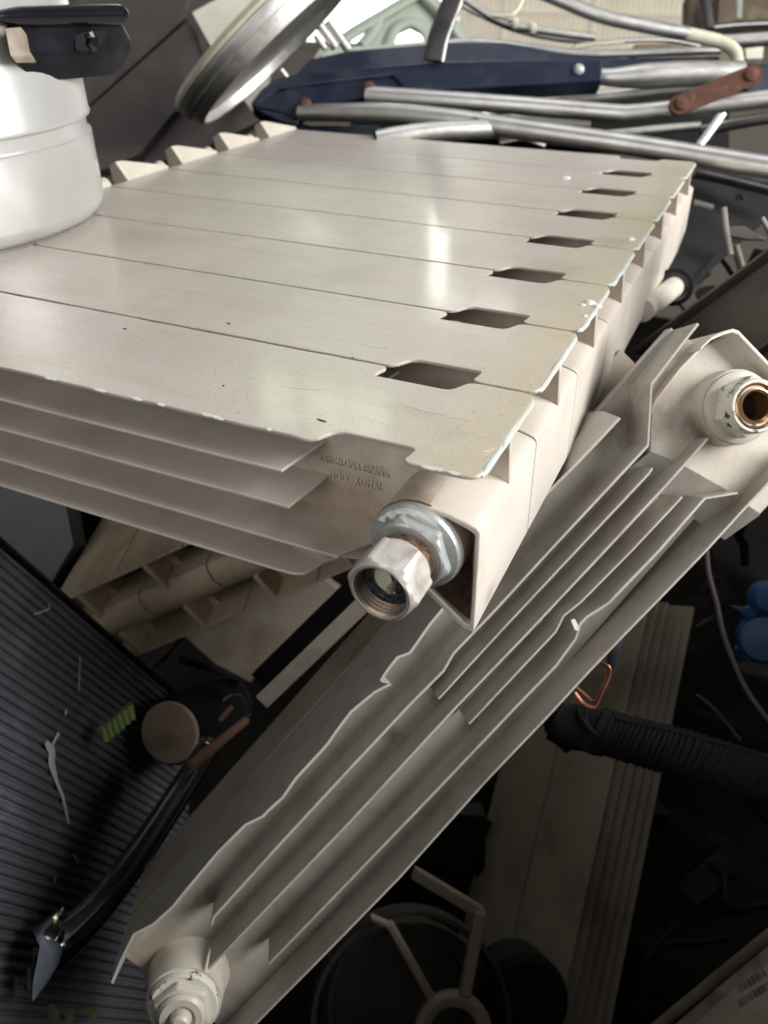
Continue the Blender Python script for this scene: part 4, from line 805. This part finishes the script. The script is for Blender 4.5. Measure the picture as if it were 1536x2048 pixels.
slab([(-40, 940), (130, 985), (150, 1090), (96, 1180), (60, 1150), (-40, 1060)], 760, 30, 'metal_sheet', m_bluegrey, 'blue grey metal sheet under the flat radiator at the left edge', 'sheet')
slab([(100, 985), (190, 1000), (120, 1170), (92, 1190)], 800, 40, 'dark_post', m_void, 'black upright edge between blue grey sheet and notched radiator', 'post')
slab([(340, 1250), (480, 1205), (640, 1150), (680, 1180), (600, 1260), (500, 1365), (430, 1330)], 800, 40, 'dull_sheet', m_old, 'dull brown sheet under the notched radiator, above the steel bar', 'sheet')
# torn chrome tube
ct = thing('torn_tube', 'dark chrome tube with a torn slanting mouth at the bottom left', 'tube', P(110, 1900, 545))
cp = [P(86, 1905, 528), P(140, 1868, 538), P(200, 1808, 556), P(290, 1690, 600), P(420, 1490, 690)]
cpath = smooth_path(cp, 6); cr = list(np.interp(np.linspace(0, 1, len(cpath)), [0, .12, .4, 1], [17, 15, 11.5, 10]))
mb = MB(); nseg = 24; vs = []; t0 = nrm(cpath[1] - cpath[0]); a_ = nrm(DOWN - t0 * (DOWN @ t0))
for i, p in enumerate(cpath):
    t_ = nrm(cpath[min(i + 1, len(cpath) - 1)] - cpath[max(i - 1, 0)]); a_ = nrm(a_ - t_ * (a_ @ t_)); b_ = np.cross(t_, a_)
    for j in range(nseg):
        th_ = 2 * math.pi * j / nseg; q = p + (a_ * math.cos(th_) + b_ * math.sin(th_)) * cr[i] * (1 if i > 0 else 1.05)
        if i == 0: q = q + t_ * (-16 * math.cos(th_) + 2.5 * math.sin(5 * th_) + random.uniform(-1, 1) + 4)
        vs.append(q)
mb.add(vs, [(i * nseg + j, i * nseg + (j + 1) % nseg, (i + 1) * nseg + (j + 1) % nseg, (i + 1) * nseg + j) for i in range(len(cpath) - 1) for j in range(nseg)])
tq = nrm(cpath[0] - cpath[3])
obj('torn_mouth', MB().grid([[P(u, v, 502) for u, v in ((84, 1872), (80, 1890), (74, 1925), (66, 1965), (64, 2002))], [P(u, v, 505) for u, v in ((98, 1884), (108, 1900), (104, 1935), (88, 1965), (68, 2000))], [P(u, v, 514) for u, v in ((106, 1880), (124, 1896), (116, 1930), (97, 1962), (70, 1999))]], VIEW * 1.2), m_tear, ct, world=True, ang=70)
o = obj('tube', mb, m_chrome, ct, world=True, ang=60); so = o.modifiers.new('wall', 'SOLIDIFY'); so.thickness = .0018
# cylinder with tan disc, bar, rod, clip
dk = thing('disc_ended_roller', 'black roller with a round tan end disc in the dark at left', 'roller', P(340, 1465, 720))
rax = nrm(P(470, 1400, 860) - P(340, 1465, 720)); ra = 62 * 720 / FP
obj('end_disc', MB().lathe([(ra, 2), (ra, -1), (ra - 1.5, -2.5), (.1, -2.8)], P(340, 1465, 720), rax, 40), m_wood, dk, world=True)
obj('roller', MB().lathe([(ra + 2, 1), (ra + 2.5, 4), (ra + 2.5, 120)], P(340, 1465, 720), rax, 40), m_void, dk, world=True)
tag(obj('steel_bar', MB().box((P(524, 1404, 640) + P(760, 1176, 590)) / 2, (P(760, 1176, 590) - P(524, 1404, 640)) / 2, nrm(np.cross(P(760, 1176, 590) - P(524, 1404, 640), VIEW)) * px(16, 650), VIEW * 3), m_palebar, bev=1), 'flat dusty steel bar slanting up behind the hex nut', 'bar')
tag(obj('steel_bar', MB().box((P(520, 1360, 745) + P(770, 1120, 640)) / 2, (P(770, 1120, 640) - P(520, 1360, 745)) / 2, nrm(np.cross(P(770, 1120, 640) - P(520, 1360, 745), VIEW)) * px(22, 700), VIEW * 10), m_void, bev=1), 'black bar lying above the dusty steel bar', 'bar')
tubes('tan_rod', 'thin tan rod below the roller, pointing down left', [(384, 1532, 640), (440, 1484, 660), (492, 1440, 690)], 22, m_rod, 'rod', r=[5.5, 4.2, 3.6])
cl = thing('wire_clip', 'small steel clip between the roller and the steel bar', 'clip', P(480, 1405, 690))
obj('loop', MB().tube([P(u, v, 690) for u, v in [(448, 1402), (462, 1392), (480, 1392), (490, 1406), (492, 1424), (500, 1432)]], 1.8, 8), m_aludark, cl, world=True)
obj('screw', MB().tube([P(440, 1440, 690), P(464, 1414, 690)], 2.4, 8, k=1), m_rod, cl, world=True)
cb_ = thing('green_comb', 'small green toothed connector strip on the ribbed panel edge', 'connector', P(235, 1445, 640))
obj('back', MB().tube([P(200, 1458, 640), P(230, 1436, 640), P(264, 1406, 640)], 2, 8, k=1), m_brown, cb_, world=True)
for i in range(6):
    a = i / 5; obj('tooth', MB().tube([P(206 + 54 * a, 1456 - 44 * a, 640), P(214 + 52 * a, 1484 - 44 * a, 638)], 2.6, 8, k=1), m_green, cb_, world=True)
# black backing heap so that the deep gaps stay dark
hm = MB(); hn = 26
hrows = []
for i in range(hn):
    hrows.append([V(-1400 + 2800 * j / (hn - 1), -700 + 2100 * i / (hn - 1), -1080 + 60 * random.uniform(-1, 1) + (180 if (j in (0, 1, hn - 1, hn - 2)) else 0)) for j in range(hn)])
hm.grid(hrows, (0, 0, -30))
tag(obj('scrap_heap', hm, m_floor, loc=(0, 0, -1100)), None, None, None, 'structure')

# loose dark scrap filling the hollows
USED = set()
def clutter(n, u0, u1, v0, v1, d0, d1, size, where, grp):
    for i in range(n):
        for _ in range(40):          # no two pieces of one kind in the same corner
            fu, fv = random.random(), random.random(); cell = (where, i % 4, int(3 * fu), int(3 * fv))
            if cell not in USED: break
        USED.add(cell); c = P(u0 + fu * (u1 - u0), v0 + fv * (v1 - v0), random.uniform(d0, d1))
        a = nrm([random.gauss(0, 1) for _ in range(3)]); b = nrm(np.cross(a, [random.gauss(0, 1) for _ in range(3)])); k = np.cross(a, b)
        L_ = size * random.uniform(.5, 1.3); w_ = L_ * random.uniform(.12, .4); kind = i % 4; m = random.choice((m_darkmetal, m_void))
        if kind == 0:
            pts = [c - a * L_, c - a * L_ * .3 + b * w_ * random.uniform(-1, 1), c + a * L_ * .3 + k * w_ * random.uniform(-1, 1), c + a * L_]
            o = obj('scrap_rod', MB().tube(pts, random.uniform(2.5, 6), 8, k=5), m); lb, ct_ = 'bent dark rod', 'rod'
        elif kind == 1:
            o = obj('scrap_strip', MB().sheet([c - a * L_, c - a * L_ * .2 + k * w_ * .4, c + a * L_ * .3 + k * w_ * .1, c + a * L_ + k * w_ * .6], b * w_, k * 1.6), m); lb, ct_ = 'bent dark metal strip', 'strip'
        elif kind == 2:
            poly = [c + a * L_ * .6 * math.cos(q) * random.uniform(.5, 1) + b * L_ * .5 * math.sin(q) * random.uniform(.5, 1) for q in np.linspace(0, 2 * math.pi, 8)[:-1]]
            o = obj('scrap_plate', MB().extr(poly, k * random.uniform(2, 9)), m, bev=.8); lb, ct_ = 'broken dark plate', 'plate'
        else:
            mb_ = MB().box(c, a * L_ * .45, b * w_ * .8, k * w_ * .5).box(c + a * L_ * .3 + k * w_ * .7, a * L_ * .1, b * w_ * .6, k * w_ * .25)
            o = obj('scrap_block', mb_, m, bev=1.2); lb, ct_ = 'dark lumpy metal block', 'block'
        hz2 = ('left', 'middle', 'right')[cell[2]]; vt = ('upper', 'central', 'lower')[cell[3]]
        tag(o, '%s %s %s, %s %s' % ('long' if L_ > size * .9 else 'short', lb, where, vt, hz2), ct_, grp)
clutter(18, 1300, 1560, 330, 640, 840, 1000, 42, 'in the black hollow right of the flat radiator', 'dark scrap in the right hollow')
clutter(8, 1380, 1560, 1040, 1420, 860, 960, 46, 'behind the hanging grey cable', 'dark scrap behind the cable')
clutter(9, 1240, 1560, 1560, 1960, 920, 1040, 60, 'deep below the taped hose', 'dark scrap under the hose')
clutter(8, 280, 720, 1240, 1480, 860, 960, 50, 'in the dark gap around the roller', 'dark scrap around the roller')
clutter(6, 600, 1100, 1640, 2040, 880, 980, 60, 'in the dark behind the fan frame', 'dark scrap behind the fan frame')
